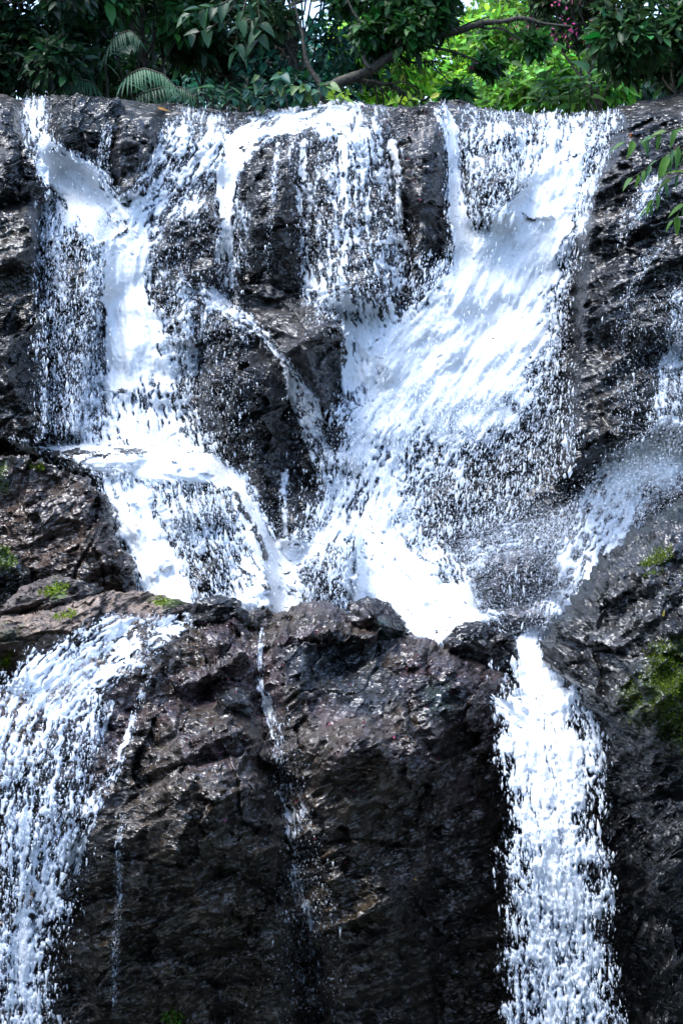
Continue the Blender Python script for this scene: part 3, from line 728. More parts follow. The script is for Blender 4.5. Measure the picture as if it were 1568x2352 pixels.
def build_water(fd, surf, groups, free=False, thick=0.10, lift=0.02, spray_n=0, spray_pow=1.0, spray_out=0.22, rad=0.0075, fringe=None):
    """groups: id -> (label, ...)"""
    h, n = fd.height()
    base = surf(fd.u, fd.v)
    bl = base
    for _ in range(10):
        pp = np.pad(bl, 1, mode='edge'); bl = 0.25 * (pp[:-2, 1:-1] + pp[2:, 1:-1] + pp[1:-1, :-2] + pp[1:-1, 2:])
        pp = np.pad(bl, 2, mode='edge'); bl = 0.25 * (pp[:-4, 2:-2] + pp[4:, 2:-2] + pp[2:-2, :-4] + pp[2:-2, 4:])
    wgt = sstep(0.6, 0.95, fd.D)
    base = base + (np.minimum(bl - 0.03, base + 0.05) - base) * wgt
    if np.isfinite(fd.ex).any():
        base = np.where(np.isfinite(fd.ex), fd.ex if free else np.minimum(fd.ex, base - 0.01), base)
    body = np.clip(h, -0.35, 1.2)
    narrow = np.clip(fd.w / 60.0, 0.25, 1.0)
    foam = 0.035 * fbm(fd.s / 60, fd.t / 16, 4, 2) + 0.005 * vnoise(fd.u / 6, fd.v / 8, 1)
    body = np.where(body > 0, 0.55 * np.sqrt(np.clip(body, 0, 2)) + 0.12 * body, body)
    smooth = 0.45 + 0.25 * fbm(fd.s / 90, fd.t / 26, 7, 2)
    body = np.where(h > 0, body + (smooth - body) * 0.6 * sstep(0.8, 1.0, fd.D), body)
    Yw = base - body * thick * narrow - foam * narrow * sstep(0.0, 0.4, h) - lift
    pts = P(fd.u, fd.v, Yw)
    nr, nc = fd.u.shape
    fc = grid_faces(nr, nc)
    hv = h.ravel()
    keep = hv[fc].max(1) > -0.1
    cover = np.clip(0.16 + 2.0 * hv, 0, 1.7)
    fc = fc[keep]
    gid = fd.g.ravel()[fc[:, 0]]
    vx = pts.reshape(-1, 3)
    # spray sampling
    prob = np.clip(fd.D, 0, None) ** spray_pow * np.interp(fd.D, [0, .5, .75, .95], [1, 1, .5, .06])
    if fringe is not None:
        prob = np.maximum(prob, fringe)
    objs = {}
    for k, (label, cnt, rk) in groups.items():
        f = fc[gid == k]
        if len(f) == 0:
            print("empty water group", k); continue
        used, inv = np.unique(f.ravel(), return_inverse=True)
        pv = vx[used]
        org = (float(pv[:, 0].mean()), float(pv[:, 1].mean()), float(pv[:, 2].min()))
        ob = mesh_np("waterfall", pv, inv.reshape(-1, 4), M_WATER, origin=org, attrs={"cover": cover[used]})
        tag(ob, label, "waterfall", kind="structure")
        objs[k] = ob
        w = prob * (fd.g == k)
        if cnt and w.sum() > 0:
            w = w.ravel() / w.sum()
            idx = RNG.choice(len(w), cnt, p=w)
            st = fd.u[0, 1] - fd.u[0, 0]
            du = fd.u.ravel()[idx] + RNG.normal(0, st * 1.4, cnt); dv = fd.v.ravel()[idx] + RNG.normal(0, st * 1.4, cnt)
            dY = np.minimum(base.ravel()[idx], Yw.ravel()[idx]) - RNG.random(cnt) ** 1.6 * spray_out - 0.015
            c = P(du, dv, dY)
            r = rad * rk * 0.6 * np.exp(RNG.normal(0, 0.6, cnt))
            ax = np.stack([0.6 * fd.fu.ravel()[idx], -0.25 + 0 * du, -(0.5 + fd.fv.ravel()[idx])], -1) + RNG.normal(0, 0.18, (cnt, 3))
            V, Fs = drops_mesh(c, r, ax, 1.8 + 3.6 * RNG.random(cnt) ** 1.5, tet=rk < 0.57)
            sp = mesh_np("spray", V, Fs, M_SPRAY, parent=ob, origin=org)
            sp["kind"] = "stuff"
    return objs

W = Field(-120, 1640, 205, 1530, 2.6)
# group ids: 0 far-left chute and curtain, 1 left main, 2 centre curtain, 3 right main, 4 left lower cascade, 5 right diagonal, 6 centre foot foam, 7 right slope trickle, 8 split between the slabs
W.stroke([(82, 214, 30, .95), (76, 290, 30, .85), (95, 345, 34, .95), (135, 390, 50, 1), (190, 440, 66, 1), (235, 500, 70, .95), (290, 560, 60, 1)], 0)
W.stroke([(150, 470, 50, .7), (130, 560, 42, .55), (135, 680, 48, .45), (140, 800, 55, .40), (150, 920, 60, .36), (160, 1010, 60, .3)], 0, 0.4)
W.stroke([(215, 500, 36, .75), (225, 600, 34, .6), (215, 720, 40, .5), (205, 860, 50, .5), (210, 1000, 60, .5)], 0, 0.4)
W.stroke([(103, 470, 10, .6), (103, 700, 9, .35), (104, 1005, 9, .45)], 0)
W.stroke([(245, 290, 10, .2), (238, 360, 14, .22), (228, 420, 12, .2)], 0)
W.stroke([(475, 244, 76, .45), (470, 300, 82, .62), (440, 360, 80, .66), (392, 430, 72, .68), (330, 500, 70, .85), (290, 580, 62, 1), (288, 680, 66, 1.1), (305, 790, 84, 1.05), (320, 900, 105, .9), (335, 1000, 120, .85)], 1)
W.stroke([(390, 300, 30, .35), (365, 390, 30, .35), (340, 470, 34, .5)], 1)
W.stroke([(450, 420, 60, .5), (400, 500, 50, .4), (370, 600, 40, .3), (390, 700, 45, .45), (410, 820, 50, .5), (420, 940, 45, .45), (450, 1030, 50, .6)], 1, 0.4)
W.stroke([(770, 232, 70, .95), (690, 262, 45, .85), (610, 285, 40, .88), (545, 335, 36, .95), (522, 410, 32, 1), (516, 490, 26, .95), (520, 570, 24, .85), (525, 640, 26, .55)], 8)
W.stroke([(545, 500, 28, .4), (550, 600, 30, .35)], 8)
W.stroke([(640, 335, 9, .45), (630, 420, 9, .35), (622, 520, 6, .4), (614, 630, 5, .35)], 8)
W.stroke([(400, 730, 30, .45), (425, 668, 26, .55), (485, 680, 28, .58), (555, 735, 24, .62), (608, 774, 16, .66), (650, 826, 14, .72), (680, 890, 24, .85), (715, 960, 34, .62), (748, 1050, 38, .45), (765, 1130, 30, .35), (772, 1200, 30, .5)], 8)
W.stroke([(425, 680, 34, .5), (415, 760, 36, .35), (415, 850, 36, .25)], 8, .3)
W.stroke([(490, 690, 34, .5), (480, 770, 34, .3), (475, 860, 34, .18)], 8, .3)
W.stroke([(555, 745, 28, .45), (548, 800, 28, .2)], 8, .3)
W.stroke([(655, 1090, 10, .6), (648, 1160, 9, .7), (652, 1260, 12, .7)], 8)
W.stroke([(768, 238, 80, .85), (778, 310, 112, .62), (795, 400, 112, .45), (805, 500, 118, .36), (815, 600, 122, .45), (830, 690, 124, .66), (850, 770, 115, .85), (860, 850, 110, .95)], 2, 0.7)
W.stroke([(700, 330, 12, .85), (692, 460, 12, .75), (700, 600, 16, .65), (720, 690, 30, .6)], 2)
W.stroke([(785, 280, 16, .9), (790, 450, 12, .85), (792, 600, 12, .75)], 2)
W.stroke([(900, 330, 14, .8), (915, 420, 9, .8), (918, 540, 7, .7), (932, 575, 9, .8)], 2)
W.stroke([(1016, 252, 16, .85), (1036, 300, 18, .95), (1040, 400, 20, .95), (1052, 500, 28, .95), (1080, 600, 50, 1)], 3)
W.stroke([(1190, 250, 110, .5), (1190, 320, 126, .8), (1180, 410, 122, .75), (1130, 480, 75, .5), (1120, 540, 70, .8)], 3)
W.stroke([(1300, 262, 50, .55), (1298, 300, 60, .85), (1285, 380, 62, 1), (1255, 480, 78, 1.1), (1195, 570, 115, 1.15), (1140, 670, 140, 1.15), (1090, 770, 180, 1.15), (1020, 860, 215, 1.1), (940, 970, 165, .98), (880, 1080, 125, .9), (845, 1180, 110, .9), (800, 1290, 140, .88)], 3, 0.6)
W.stroke([(1385, 254, 50, .4), (1370, 330, 38, .35), (1340, 420, 28, .45), (1325, 520, 20, .7)], 3)
W.stroke([(1280, 560, 44, .85), (1265, 700, 42, .65), (1258, 820, 45, .45), (1235, 930, 55, .18), (1190, 1040, 80, .08), (1120, 1140, 90, .06), (1060, 1230, 90, .08)], 3, 0.35)
W.stroke([(1140, 880, 105, .8), (1070, 980, 95, .48), (1005, 1090, 90, .32), (955, 1200, 80, .28), (940, 1280, 75, .5)], 3, 0.4)
W.stroke([(28, 1010, 8, .7), (70, 1028, 18, .84), (160, 1044, 30, .92), (260, 1060, 46, .98), (380, 1060, 60, 1.05), (480, 1080, 44, 1.05), (548, 1110, 26, 1)], 4)
W.stroke([(260, 1060, 40, .9), (300, 1150, 56, .95), (335, 1250, 56, 1.05), (370, 1330, 66, 1.1), (400, 1420, 66, 1.05)], 4)
W.stroke([(430, 1060, 90, .9), (460, 1150, 110, .6), (500, 1240, 110, .62), (560, 1320, 110, .85), (600, 1410, 110, 1.0)], 4)
W.stroke([(548, 1110, 30, 1), (580, 1190, 34, 1), (612, 1260, 30, .95), (650, 1310, 50, 1)], 4)
W.stroke([(1566, 680, 26, .4), (1556, 790, 30, .5), (1546, 890, 40, .62), (1552, 970, 54, .8), (1520, 1040, 64, .97), (1440, 1110, 76, .95), (1390, 1190, 82, .86), (1350, 1270, 70, .86), (1305, 1350, 50, .8), (1256, 1420, 44, 1), (1222, 1480, 30, 1.1), (1215, 1540, 30, 1.1)], 5)
W.stroke([(1640, 900, 60, .8), (1600, 1020, 64, .95), (1520, 1070, 64, .96)], 5)
W.stroke([(1360, 1180, 60, .5), (1270, 1230, 56, .42), (1180, 1250, 50, .36), (1100, 1280, 56, .5)], 5, 0.3)
W.stroke([(640, 1290, 60, .95), (760, 1260, 60, .8), (850, 1300, 115, .93), (920, 1370, 125, .98), (1000, 1420, 95, .97), (1080, 1440, 64, .96), (1180, 1470, 40, .95)], 6)
W.stroke([(620, 1380, 80, .95), (740, 1390, 70, .7), (840, 1390, 70, .9), (960, 1450, 60, .92)], 6)
W.stroke([(1020, 1290, 50, .7), (1050, 1370, 45, .95), (1090, 1430, 36, .9)], 6)
W.stroke([(1500, 420, 30, .4), (1455, 490, 30, .42), (1425, 540, 16, .25)], 7)
W.stroke([(1530, 560, 14, .2), (1480, 600, 12, .25), (1440, 690, 10, .32), (1432, 760, 8, .32), (1428, 860, 7, .25), (1412, 960, 7, .2)], 7)
# darker windows where the rock shows
W.hole([(1080, 400), (1120, 360), (1190, 390), (1180, 450), (1130, 510), (1085, 500)], .45)
W.hole([(545, 664), (600, 646), (700, 696), (787, 748), (790, 850), (770, 955), (735, 915), (676, 832), (640, 780), (600, 735)], .93, 10)
W.hole([(500, 795), (600, 780), (640, 832), (640, 960), (652, 1010), (630, 1150), (604, 1200), (566, 1110), (500, 1030)], .6, 16)
W.hole([(395, 1150), (440, 1120), (500, 1140), (510, 1190), (450, 1230), (400, 1220)], .32, 20)
W.hole([(440, 1290), (480, 1240), (520, 1270), (530, 1370), (455, 1380)], .65, 16)
W.hole([(1092, 1330), (1130, 1272), (1180, 1256), (1250, 1270), (1286, 1320), (1262, 1378), (1200, 1402), (1120, 1392)], .93, 10)
W.hole([(1112, 1430), (1160, 1402), (1270, 1388), (1280, 1410), (1200, 1456), (1130, 1454)], .85, 10)
W.hole([(700, 1290), (760, 1235), (800, 1240), (795, 1400), (700, 1400)], .62, 16)
W.hole([(380, 500), (470, 480), (495, 560), (480, 640), (380, 660), (350, 580)], .45, 30)
W.hole([(250, 1080), (300, 1070), (330, 1110), (290, 1140)], .3, 20)
W.hole([(930, 960), (1100, 980), (1200, 930), (1260, 1050), (1120, 1260), (930, 1280), (900, 1150)], .18, 40)
fr = np.zeros(W.u.shape)
for poly, a in (([(90, 480), (260, 480), (260, 1010), (90, 1010)], .25), ([(380, 640), (560, 760), (600, 1050), (440, 1050)], .16), ([(690, 560), (960, 560), (960, 760), (700, 760)], .3),
                ([(880, 900), (1300, 800), (1330, 1050), (1150, 1230), (900, 1300)], .34), ([(1080, 1230), (1330, 1200), (1300, 1440), (1090, 1430)], .08), ([(1400, 700), (1568, 640), (1600, 1100), (1400, 1100)], .10),
                ([(660, 900), (800, 900), (800, 1250), (640, 1250)], .06), ([(330, 460), (580, 440), (560, 680), (360, 680)], .16)):
    fr = np.maximum(fr, a * sstep(-30, 40, poly_sdf(W.u, W.v, poly)))
build_fr = fr
_lv = lip_v(W.u[0])[None, :]
W.D *= sstep(-5, 5, W.v - _lv + 5 * fbm(W.u / 24, W.u * 0, 0, 2)) * (0.62 + 0.38 * sstep(0, 50, W.v - _lv + 25 * fbm(W.u / 30, W.v / 30, 1, 2)))
fr *= sstep(-10, 0, W.v - _lv)
W.g = np.where(W.g < 0, np.where(W.u < 330, 0, np.where(W.u < 690, 8, np.where(W.u < 1400, 3, 5))), W.g)
build_water(W, cliff_surface, {
    0: ("thin chute and lacy curtain of white water at the far left of the falls", 9000, 0.58),
    1: ("broad white left fall pouring into the left cascade", 8000, 0.55),
    2: ("centre curtain of falling water in fine vertical strands", 9000, 0.5),
    3: ("widest white fall sweeping down right of the dark pillar", 20000, 0.7),
    4: ("frothing left cascade spilling over the step below the left fall", 7000, 0.6),
    5: ("diagonal misty fall coming in from the right edge", 22000, 0.42),
    6: ("churning foam at the foot of the falls behind the crest", 6000, 0.5),
    7: ("thin broken trickle down the right-hand rock slope", 1500, 0.42),
    8: ("narrow split streams running between the slanting middle slabs", 9000, 0.5),
}, thick=0.09, fringe=fr, spray_out=0.35)

# fine mist hanging at the foot of the falls
mu, mv, mY = [], [], []
for poly, cnt, y0, y1 in (([(1070, 1200), (1330, 1150), (1420, 1080), (1560, 1000), (1560, 1130), (1380, 1270), (1290, 1430), (1090, 1450)], 30000, 13.2, 14.2), ([(660, 1180), (900, 1150), (1080, 1250), (1080, 1430), (660, 1400)], 9000, 13.4, 14.4), ([(260, 1040), (560, 1080), (660, 1260), (600, 1400), (320, 1390)], 6000, 13.9, 14.6)):
    q = np.asarray(poly, float)
    a = RNG.uniform(q[:, 0].min() - 60, q[:, 0].max() + 60, cnt * 5); b_ = RNG.uniform(q[:, 1].min() - 60, q[:, 1].max() + 60, cnt * 5)
    ok = RNG.random(cnt * 5) < sstep(-70, 60, poly_sdf(a, b_, poly) + 30 * fbm(a / 60, b_ / 60, 3, 3))
    a, b_ = a[ok][:cnt], b_[ok][:cnt]
    mu.append(a); mv.append(b_); mY.append(RNG.uniform(y0, y1, len(a)))
mu, mv, mY = np.concatenate(mu), np.concatenate(mv), np.concatenate(mY)
V_, F_ = drops_mesh(P(mu, mv, mY), 0.0019 * np.exp(RNG.normal(0, .4, len(mu))), np.tile([0, 0, -1.0], (len(mu), 1)) + RNG.normal(0, .3, (len(mu), 3)), 1.5 + 1.5 * RNG.random(len(mu)), tet=True)
o = mesh_np("mist", V_, F_, M_SPRAY); tag(o, "fine mist of tiny drops hanging at the foot of the falls", "mist", kind="stuff")

# lower water, nearer
L = Field(-260, 480, 1390, 2480, 2.8)
L.stroke([(420, 1430, 24, .7, 12.75), (360, 1446, 46, .85, 12.4), (280, 1480, 66, .88, 12.1), (180, 1540, 84, .92, 11.6), (95, 1620, 110, .9, 11.1), (50, 1740, 150, .74, 10.8), (20, 1880, 160, .5, 10.7), (10, 2030, 150, .55, 10.7), (-20, 2200, 130, .72, 10.7), (-50, 2480, 140, .80, 10.7)], 0, 0.6)
L.stroke([(200, 1560, 40, .8, 11.5), (180, 1680, 50, .6, 11.0), (160, 1800, 50, .42, 10.85), (130, 1900, 60, .5, 10.8), (100, 2040, 50, .85, 10.75), (60, 2150, 50, .9, 10.75), (40, 2350, 50, .75, 10.7)], 0, 0.5)
L.stroke([(345, 1540, 12, .3), (318, 1620, 10, .42), (292, 1700, 10, .38), (270, 1760, 14, .3), (222, 1830, 22, .4), (180, 1920, 26, .5), (140, 2040, 30, .7)], 0)
L.stroke([(250, 1620, 14, .5), (225, 1700, 12, .45)], 0)
L.hole([(140, 1660), (180, 1680), (175, 1740), (140, 1740)], .5, 20)
L.hole([(40, 1790), (110, 1780), (120, 1900), (60, 1920)], .35, 30)
frL = 0.3 * sstep(-60, 30, poly_sdf(L.u, L.v, [(-200, 1700), (230, 1760), (150, 2100), (110, 2400), (-200, 2400)]))
L.g[:] = 0
build_water(L, near_depth, {0: ("wide white cascade falling off the ledge at the lower left", 10000, 0.55)}, thick=0.12, spray_out=0.3, rad=0.0085, fringe=frL)

C = Field(1040, 1480, 1400, 2480, 2.6)
C.stroke([(1250, 1400, 40, 1.0, 13.9), (1226, 1460, 32, 1.0, 13.5), (1214, 1505, 30, 1.0, 13.1), (1222, 1545, 56, 1.0, 12.6), (1240, 1590, 88, .96, 12.2), (1250, 1640, 108, .95, 11.9), (1256, 1720, 106, .96, 11.65), (1264, 1810, 98, .95, 11.5), (1272, 1900, 96, .93, 11.35), (1280, 2000, 106, .92, 11.3), (1284, 2100, 100, .92, 11.3), (1286, 2200, 112, .9, 11.3), (1294, 2352, 114, .87, 11.3), (1294, 2480, 114, .87, 11.3)], 0, 0.62, 0.62)
C.stroke([(1122, 1606, 8, .7, 12.1), (1150, 1618, 18, .9, 12.0), (1190, 1640, 40, 1, 11.9)], 0)
C.stroke([(1172, 1940, 16, .5, 11.3), (1180, 2000, 22, .6, 11.25), (1196, 2060, 26, .6, 11.25)], 0)
C.stroke([(1350, 1650, 20, .6, 11.8), (1368, 1740, 20, .6, 11.6), (1375, 1850, 16, .5, 11.4)], 0)
frC = 0.22 * sstep(-30, 30, poly_sdf(C.u, C.v, [(1140, 1680), (1390, 1650), (1420, 2400), (1160, 2400)]))
C.g[:] = 0
build_water(C, near_depth, free=True, groups={0: ("dense white chute plunging between the foreground boulders at right", 5000, 0.6)}, thick=0.16, spray_out=0.25, rad=0.008, fringe=frC)

T = Field(180, 800, 1420, 2400, 2.8)
T.stroke([(604, 1440, 5, .4), (598, 1500, 8, .6), (598, 1580, 9, .62), (622, 1630, 17, .72), (640, 1700, 16, .62), (645, 1790, 15, .45), (668, 1880, 20, .45), (690, 1990, 25, .34), (705, 2120, 26, .25), (720, 2300, 30, .06)], 0, 0.4)
T.stroke([(660, 1800, 22, .2), (690, 1860, 28, .15)], 0, 0.3)
T.stroke([(285, 1870, 5, .3), (272, 1950, 6, .3), (276, 2050, 8, .25), (266, 2150, 8, .22), (262, 2300, 9, .15)], 1, 0.4)
frT = 0.16 * sstep(-20, 25, poly_sdf(T.u, T.v, [(610, 1600), (670, 1650), (760, 2000), (790, 2352), (640, 2352), (640, 1900)]))
T.g = np.where(T.g < 0, np.where(T.u < 450, 1, 0), T.g)
build_water(T, near_depth, {0: ("thin trickle running down the face of the huge foreground boulder", 3500, 0.45), 1: ("faint thread of water left of the trickle on the huge boulder", 900, 0.42)}, thick=0.05, lift=0.015, spray_out=0.08, rad=0.006, fringe=frT)

# ------------------------------------------------------------------ plants
def tube(path, radii, sides=7):
    path = np.asarray(path, float); radii = np.asarray(radii, float)
    t = nrm(np.gradient(path, axis=0))
    ref = np.array([0, 0.3, 1.0]) if abs(t[:, 2]).mean() < 0.8 else np.array([1.0, 0.2, 0])
    e1 = nrm(np.cross(t, ref)); e2 = np.cross(t, e1)
    a = np.linspace(0, 2 * np.pi, sides, endpoint=False)
    V = path[:, None] + radii[:, None, None] * (np.cos(a)[None, :, None] * e1[:, None] + np.sin(a)[None, :, None] * e2[:, None])
    return V.reshape(-1, 3), grid_faces(len(path), sides, True)
def tubes_mesh(name, lst, mat, parent=None, origin=None):
    Vs, Fs, o = [], [], 0
    for path, rad, sd in lst:
        v, f = tube(path, rad, sd); Vs.append(v); Fs.append(f + o); o += len(v)
    return mesh_np(name, np.concatenate(Vs), np.concatenate(Fs), mat, parent=parent, origin=origin)
def wiggle(a, b, n=10, amp=0.1, seed=0, sag=0.0):
    a, b = np.asarray(a, float), np.asarray(b, float)
    t = np.linspace(0, 1, n)[:, None]
    p = a + (b - a) * t
    w = np.stack([fbm(t[:, 0] * 3 + seed, t[:, 0] * 0 + k * 7.7, 0, 3) for k in range(3)], -1)
    p = p + amp * w * np.minimum(1, 4 * t)
    p[:, 2] -= sag * (4 * t * (1 - t))[:, 0] * -1
    return p
LEAF = np.array([(0, 0, 0), (0.28, 0.22, 0.07), (0.62, 0.20, 0.05), (1, 0, -0.08), (0.62, -0.20, 0.05), (0.28, -0.22, 0.07)], float)
LEAFF = np.array([(0, 3, 2, 1), (0, 5, 4, 3)])
def leaves_np(c, d, up, size, width=1.0):
    """leaf blades at c along d, facing up"""
    n = len(c)
    d = nrm(d); side = nrm(np.cross(up, d)); nn = np.cross(d, side)
    V = c[:, None] + size[:, None, None] * (LEAF[None, :, 0:1] * d[:, None] + width * LEAF[None, :, 1:2] * side[:, None] + LEAF[None, :, 2:3] * nn[:, None])
    Fs = (LEAFF[None] + (np.arange(n) * len(LEAF))[:, None, None]).reshape(-1, 4)
    return V.reshape(-1, 3), Fs
def crown_points(centres, radii, n, flat=0.8):
    k = RNG.integers(0, len(centres), n)
    q = nrm(RNG.normal(size=(n, 3))) * (RNG.random((n, 1)) ** 0.45)
    q[:, 2] *= flat
    return centres[k] + q * radii[k][:, None], k
def tree(label, category, foot_uvY, clumps_uvYr, n, size, col, var, mat=M_LEAF, name="forest_tree", group=None, trunk_r=0.09, twigs=True, width=1.0, droop=0.5):
    """clumps: (u, v, Y, radius m). trunk from foot, a limb to every clump"""
    ft = P(*foot_uvY)
    ft = np.array(ft); ft[2] = min(ft[2], 4.1) if foot_uvY[2] > 17.9 else ft[2]
    root = empty(name, tuple(ft))
    cl = np.array([P(a, b, c) for a, b, c, r in clumps_uvYr]); rr = np.array([r for *_, r in clumps_uvYr], float)
    top = cl.mean(0)
    tp = wiggle(ft - [0, 0, 0.3], top, 12, 0.35, foot_uvY[0])
    lst = [(tp, np.linspace(trunk_r, trunk_r * 0.4, 12), 8)]
    for i, c in enumerate(cl):
        s = tp[4 + (i * 5) % 7]
        lst.append((wiggle(s, c, 8, 0.2, i * 3.3 + 1), np.linspace(trunk_r * 0.4, 0.012, 8), 5))
        for j in range(5 if twigs else 0):
            e = c + nrm(RNG.normal(size=3)) * rr[i] * 0.9
            lst.append((wiggle(c + (s - c) * 0.15, e, 5, 0.08, i + j * 2.1), np.linspace(0.012, 0.004, 5), 4))
    tubes_mesh("trunk", lst, M_BARK, root, tuple(ft))
    pts, k = crown_points(cl, rr, n)
    out = nrm(pts - cl[k] + 1e-6)
    d = out * 0.7 + RNG.normal(size=(n, 3)) * 0.6 + [0, -0.15, -droop]
    up = RNG.normal(size=(n, 3)) * 0.45 + [0, -0.35, 1.0]
    sz = size * np.exp(RNG.normal(0, 0.28, n))
    V, Fs = leaves_np(pts, d, up, sz, width)
    c = np.asarray(col) * np.exp(RNG.normal(0, var, (n, 1))) * (1 + 0.25 * RNG.normal(size=(n, 3)) * [1, .4, .8])
    c = np.clip(c * (1 + 0.25 * np.sin(k * 2.3)[:, None]), 0.003, 0.6)
    crown = mesh_np("crown", V, Fs, mat, parent=root, origin=tuple(ft), attrs={"tint": np.repeat(c, len(LEAF), 0)})
    crown["kind"] = "stuff"
    return tag(root, label, category, group)
def clumps(u0, u1, v0, v1, Y0, Y1, n, r0, r1):
    return [(RNG.uniform(u0, u1), RNG.uniform(v0, v1), RNG.uniform(Y0, Y1), RNG.uniform(r0, r1)) for _ in range(n)]
DK, MID, TEAL, BRI, YEL = (0.006, 0.024, 0.009), (0.013, 0.058, 0.013), (0.010, 0.058, 0.036), (0.08, 0.24, 0.018), (0.13, 0.28, 0.03)
G = "trees behind the lip of the falls"
tree("dense near-black tree filling the top left corner", "tree", (60, 250, 18.6), clumps(-260, 200, -260, 200, 18.0, 19.4, 30, .32, .55), 10000, .14, DK, .45, group=G, trunk_r=.05)
tree("dark glossy-leaved tree right of the black corner tree", "tree", (330, 250, 19.6), clumps(170, 430, -220, 215, 18.9, 20.4, 20, .22, .42), 5200, .14, MID, .45, group=G, trunk_r=.04)
tree("dark tree with white sky gaps above the left rock shoulder", "tree", (480, 250, 20.6), clumps(390, 640, -250, 150, 19.8, 21.2, 15, .24, .42), 4400, .14, (0.018, 0.05, 0.018), .45, group=G, trunk_r=.04)
tree("deep teal-green tree in the centre left behind the lip shrubs", "tree", (660, 250, 20.2), clumps(590, 800, -250, 215, 19.4, 21, 20, .25, .45), 6000, .12, TEAL, .45, group=G, trunk_r=.035)
tree("bright yellow-green tree in the open behind the mossy limb", "tree", (960, 250, 27), clumps(800, 1150, 40, 250, 25, 30, 22, .45, .7), 9000, .15, BRI, .65, M_LIGHT, group=G, trunk_r=.06)
tree("pale sunlit tree at the top centre, far back", "tree", (1110, 250, 34), clumps(1040, 1230, -300, 110, 32, 37, 16, .7, 1.0), 6000, .19, YEL, .3, M_LIGHT, group=G, trunk_r=.08)
tree("light green bushy tree right of the mossy limb", "tree", (1230, 250, 24), clumps(1090, 1400, 60, 245, 22, 26, 20, .35, .6), 7600, .14, (0.055, 0.17, 0.02), .65, M_LIGHT, group=G, trunk_r=.05)
pink = tree("dark tree with tiny pink blossoms at the upper right", "tree", (1370, 240, 20.2), clumps(1180, 1430, -200, 75, 19.4, 20.8, 14, .2, .34), 4600, .10, (0.03, 0.062, 0.02), .45, group=G, trunk_r=.04)
tree("tall shadowy green tree at the top right corner", "tree", (1540, 225, 18.7), clumps(1390, 1760, -220, 200, 18.0, 19.4, 26, .28, .46), 8600, .14, (0.02, 0.058, 0.016), .45, group=G, trunk_r=.05)
tree("far dark green tree closing the gap above the left lip", "tree", (250, 250, 26), clumps(-100, 420, 90, 245, 25, 29, 20, .5, .8), 5000, .19, DK, .35, group=G, trunk_r=.06)
tree("far green tree behind the round-leaved shrub on the lip", "tree", (620, 250, 25), clumps(430, 830, 130, 245, 23, 27, 16, .4, .65), 4600, .16, TEAL, .35, group=G, trunk_r=.05)
tree("far shaded tree behind the right end of the lip", "tree", (1450, 250, 25), clumps(1330, 1700, 60, 240, 23, 27, 16, .45, .75), 5000, .16, (0.02, 0.06, 0.03), .4, group=G, trunk_r=.05)

tree("far black-green tree behind the big-leaved branch at the upper left", "tree", (380, 250, 28), clumps(120, 640, -80, 150, 26, 30, 22, .5, .8), 5600, .19, (0.010, 0.036, 0.014), .4, group=G, trunk_r=.05)
# the tree with the long mossy limb arching over the lip
ft = P(715, 262, 18.9)
limb = empty("mossy_tree", tuple(ft))
def px_path(pts, Y, n=22, wob=0.03, seed=0):
    q = np.array([P(a, b, Y if len(r) == 0 else r[0]) for a, b, *r in pts])
    t = np.linspace(0, len(q) - 1, n)
    out = np.stack([np.interp(t, np.arange(len(q)), q[:, k]) for k in range(3)], -1)
    for _ in range(2):
        out[1:-1] = 0.25 * out[:-2] + 0.5 * out[1:-1] + 0.25 * out[2:]
    w = np.stack([fbm(t * 1.3 + seed, t * 0 + k * 5.5, 0, 3) for k in range(3)], -1)
    return out + wob * w
main = px_path([(715, 262), (740, 212), (790, 182), (850, 160), (905, 124), (960, 98), (1040, 72), (1110, 52), (1170, 44), (1240, 52), (1310, 60)], 18.9, 40, .05)
rad_ = np.interp(np.linspace(0, 1, 40), [0, .3, .7, 1], [.075, .058, .035, .014]) * (1 + .25 * fbm(np.arange(40) * .7, np.zeros(40), 0, 3))
side = [([(950, 100), (1010, 112), (1070, 128), (1120, 150), (1160, 172)], .022), ([(800, 178), (850, 190), (890, 196), (930, 215), (980, 228)], .035),
        ([(905, 124), (940, 140), (985, 142), (1010, 140)], .022), ([(1090, 58), (1140, 66), (1200, 92), (1260, 108)], .018), ([(1000, 86), (1060, 60), (1120, 36)], .02),
        ([(850, 160), (830, 120), (840, 70), (800, 20), (780, -60)], .03), ([(905, 124), (930, 80), (960, 30), (1000, -60)], .024), ([(740, 212), (700, 150), (690, 60), (660, -80)], .04),
        ([(985, 142), (1010, 165), (1040, 190)], .012), ([(890, 196), (920, 190), (960, 200)], .012)]
lst = [(main, rad_, 9)] + [(px_path(q, 18.9 + .15 * math.sin(k), 14, .05, k * 3.1), np.linspace(r, .006, 14), 6) for k, (q, r) in enumerate(side)]
tubes_mesh("trunk", lst, M_BARK, limb, tuple(ft))
hang, tm = [], []
for k in range(420):
    path, rr, _ = lst[RNG.integers(0, 4) if k % 3 else 0]
    i = RNG.integers(2, len(path) - 3)
    p0 = path[i] + RNG.normal(0, .02, 3); ln = RNG.gamma(2.0, .04)
    hang.append((np.array([p0, p0 + [RNG.normal(0, .015), 0, -ln * .5], p0 + [RNG.normal(0, .03), 0, -ln]]), np.array([.009, .006, .002]), 3))
mossy_hang = tubes_mesh("hanging_moss", hang, plain_material("hanging_moss", (0.008, 0.012, 0.004), (0.03, 0.04, 0.01), .9), limb, tuple(ft)); mossy_hang["kind"] = "stuff"
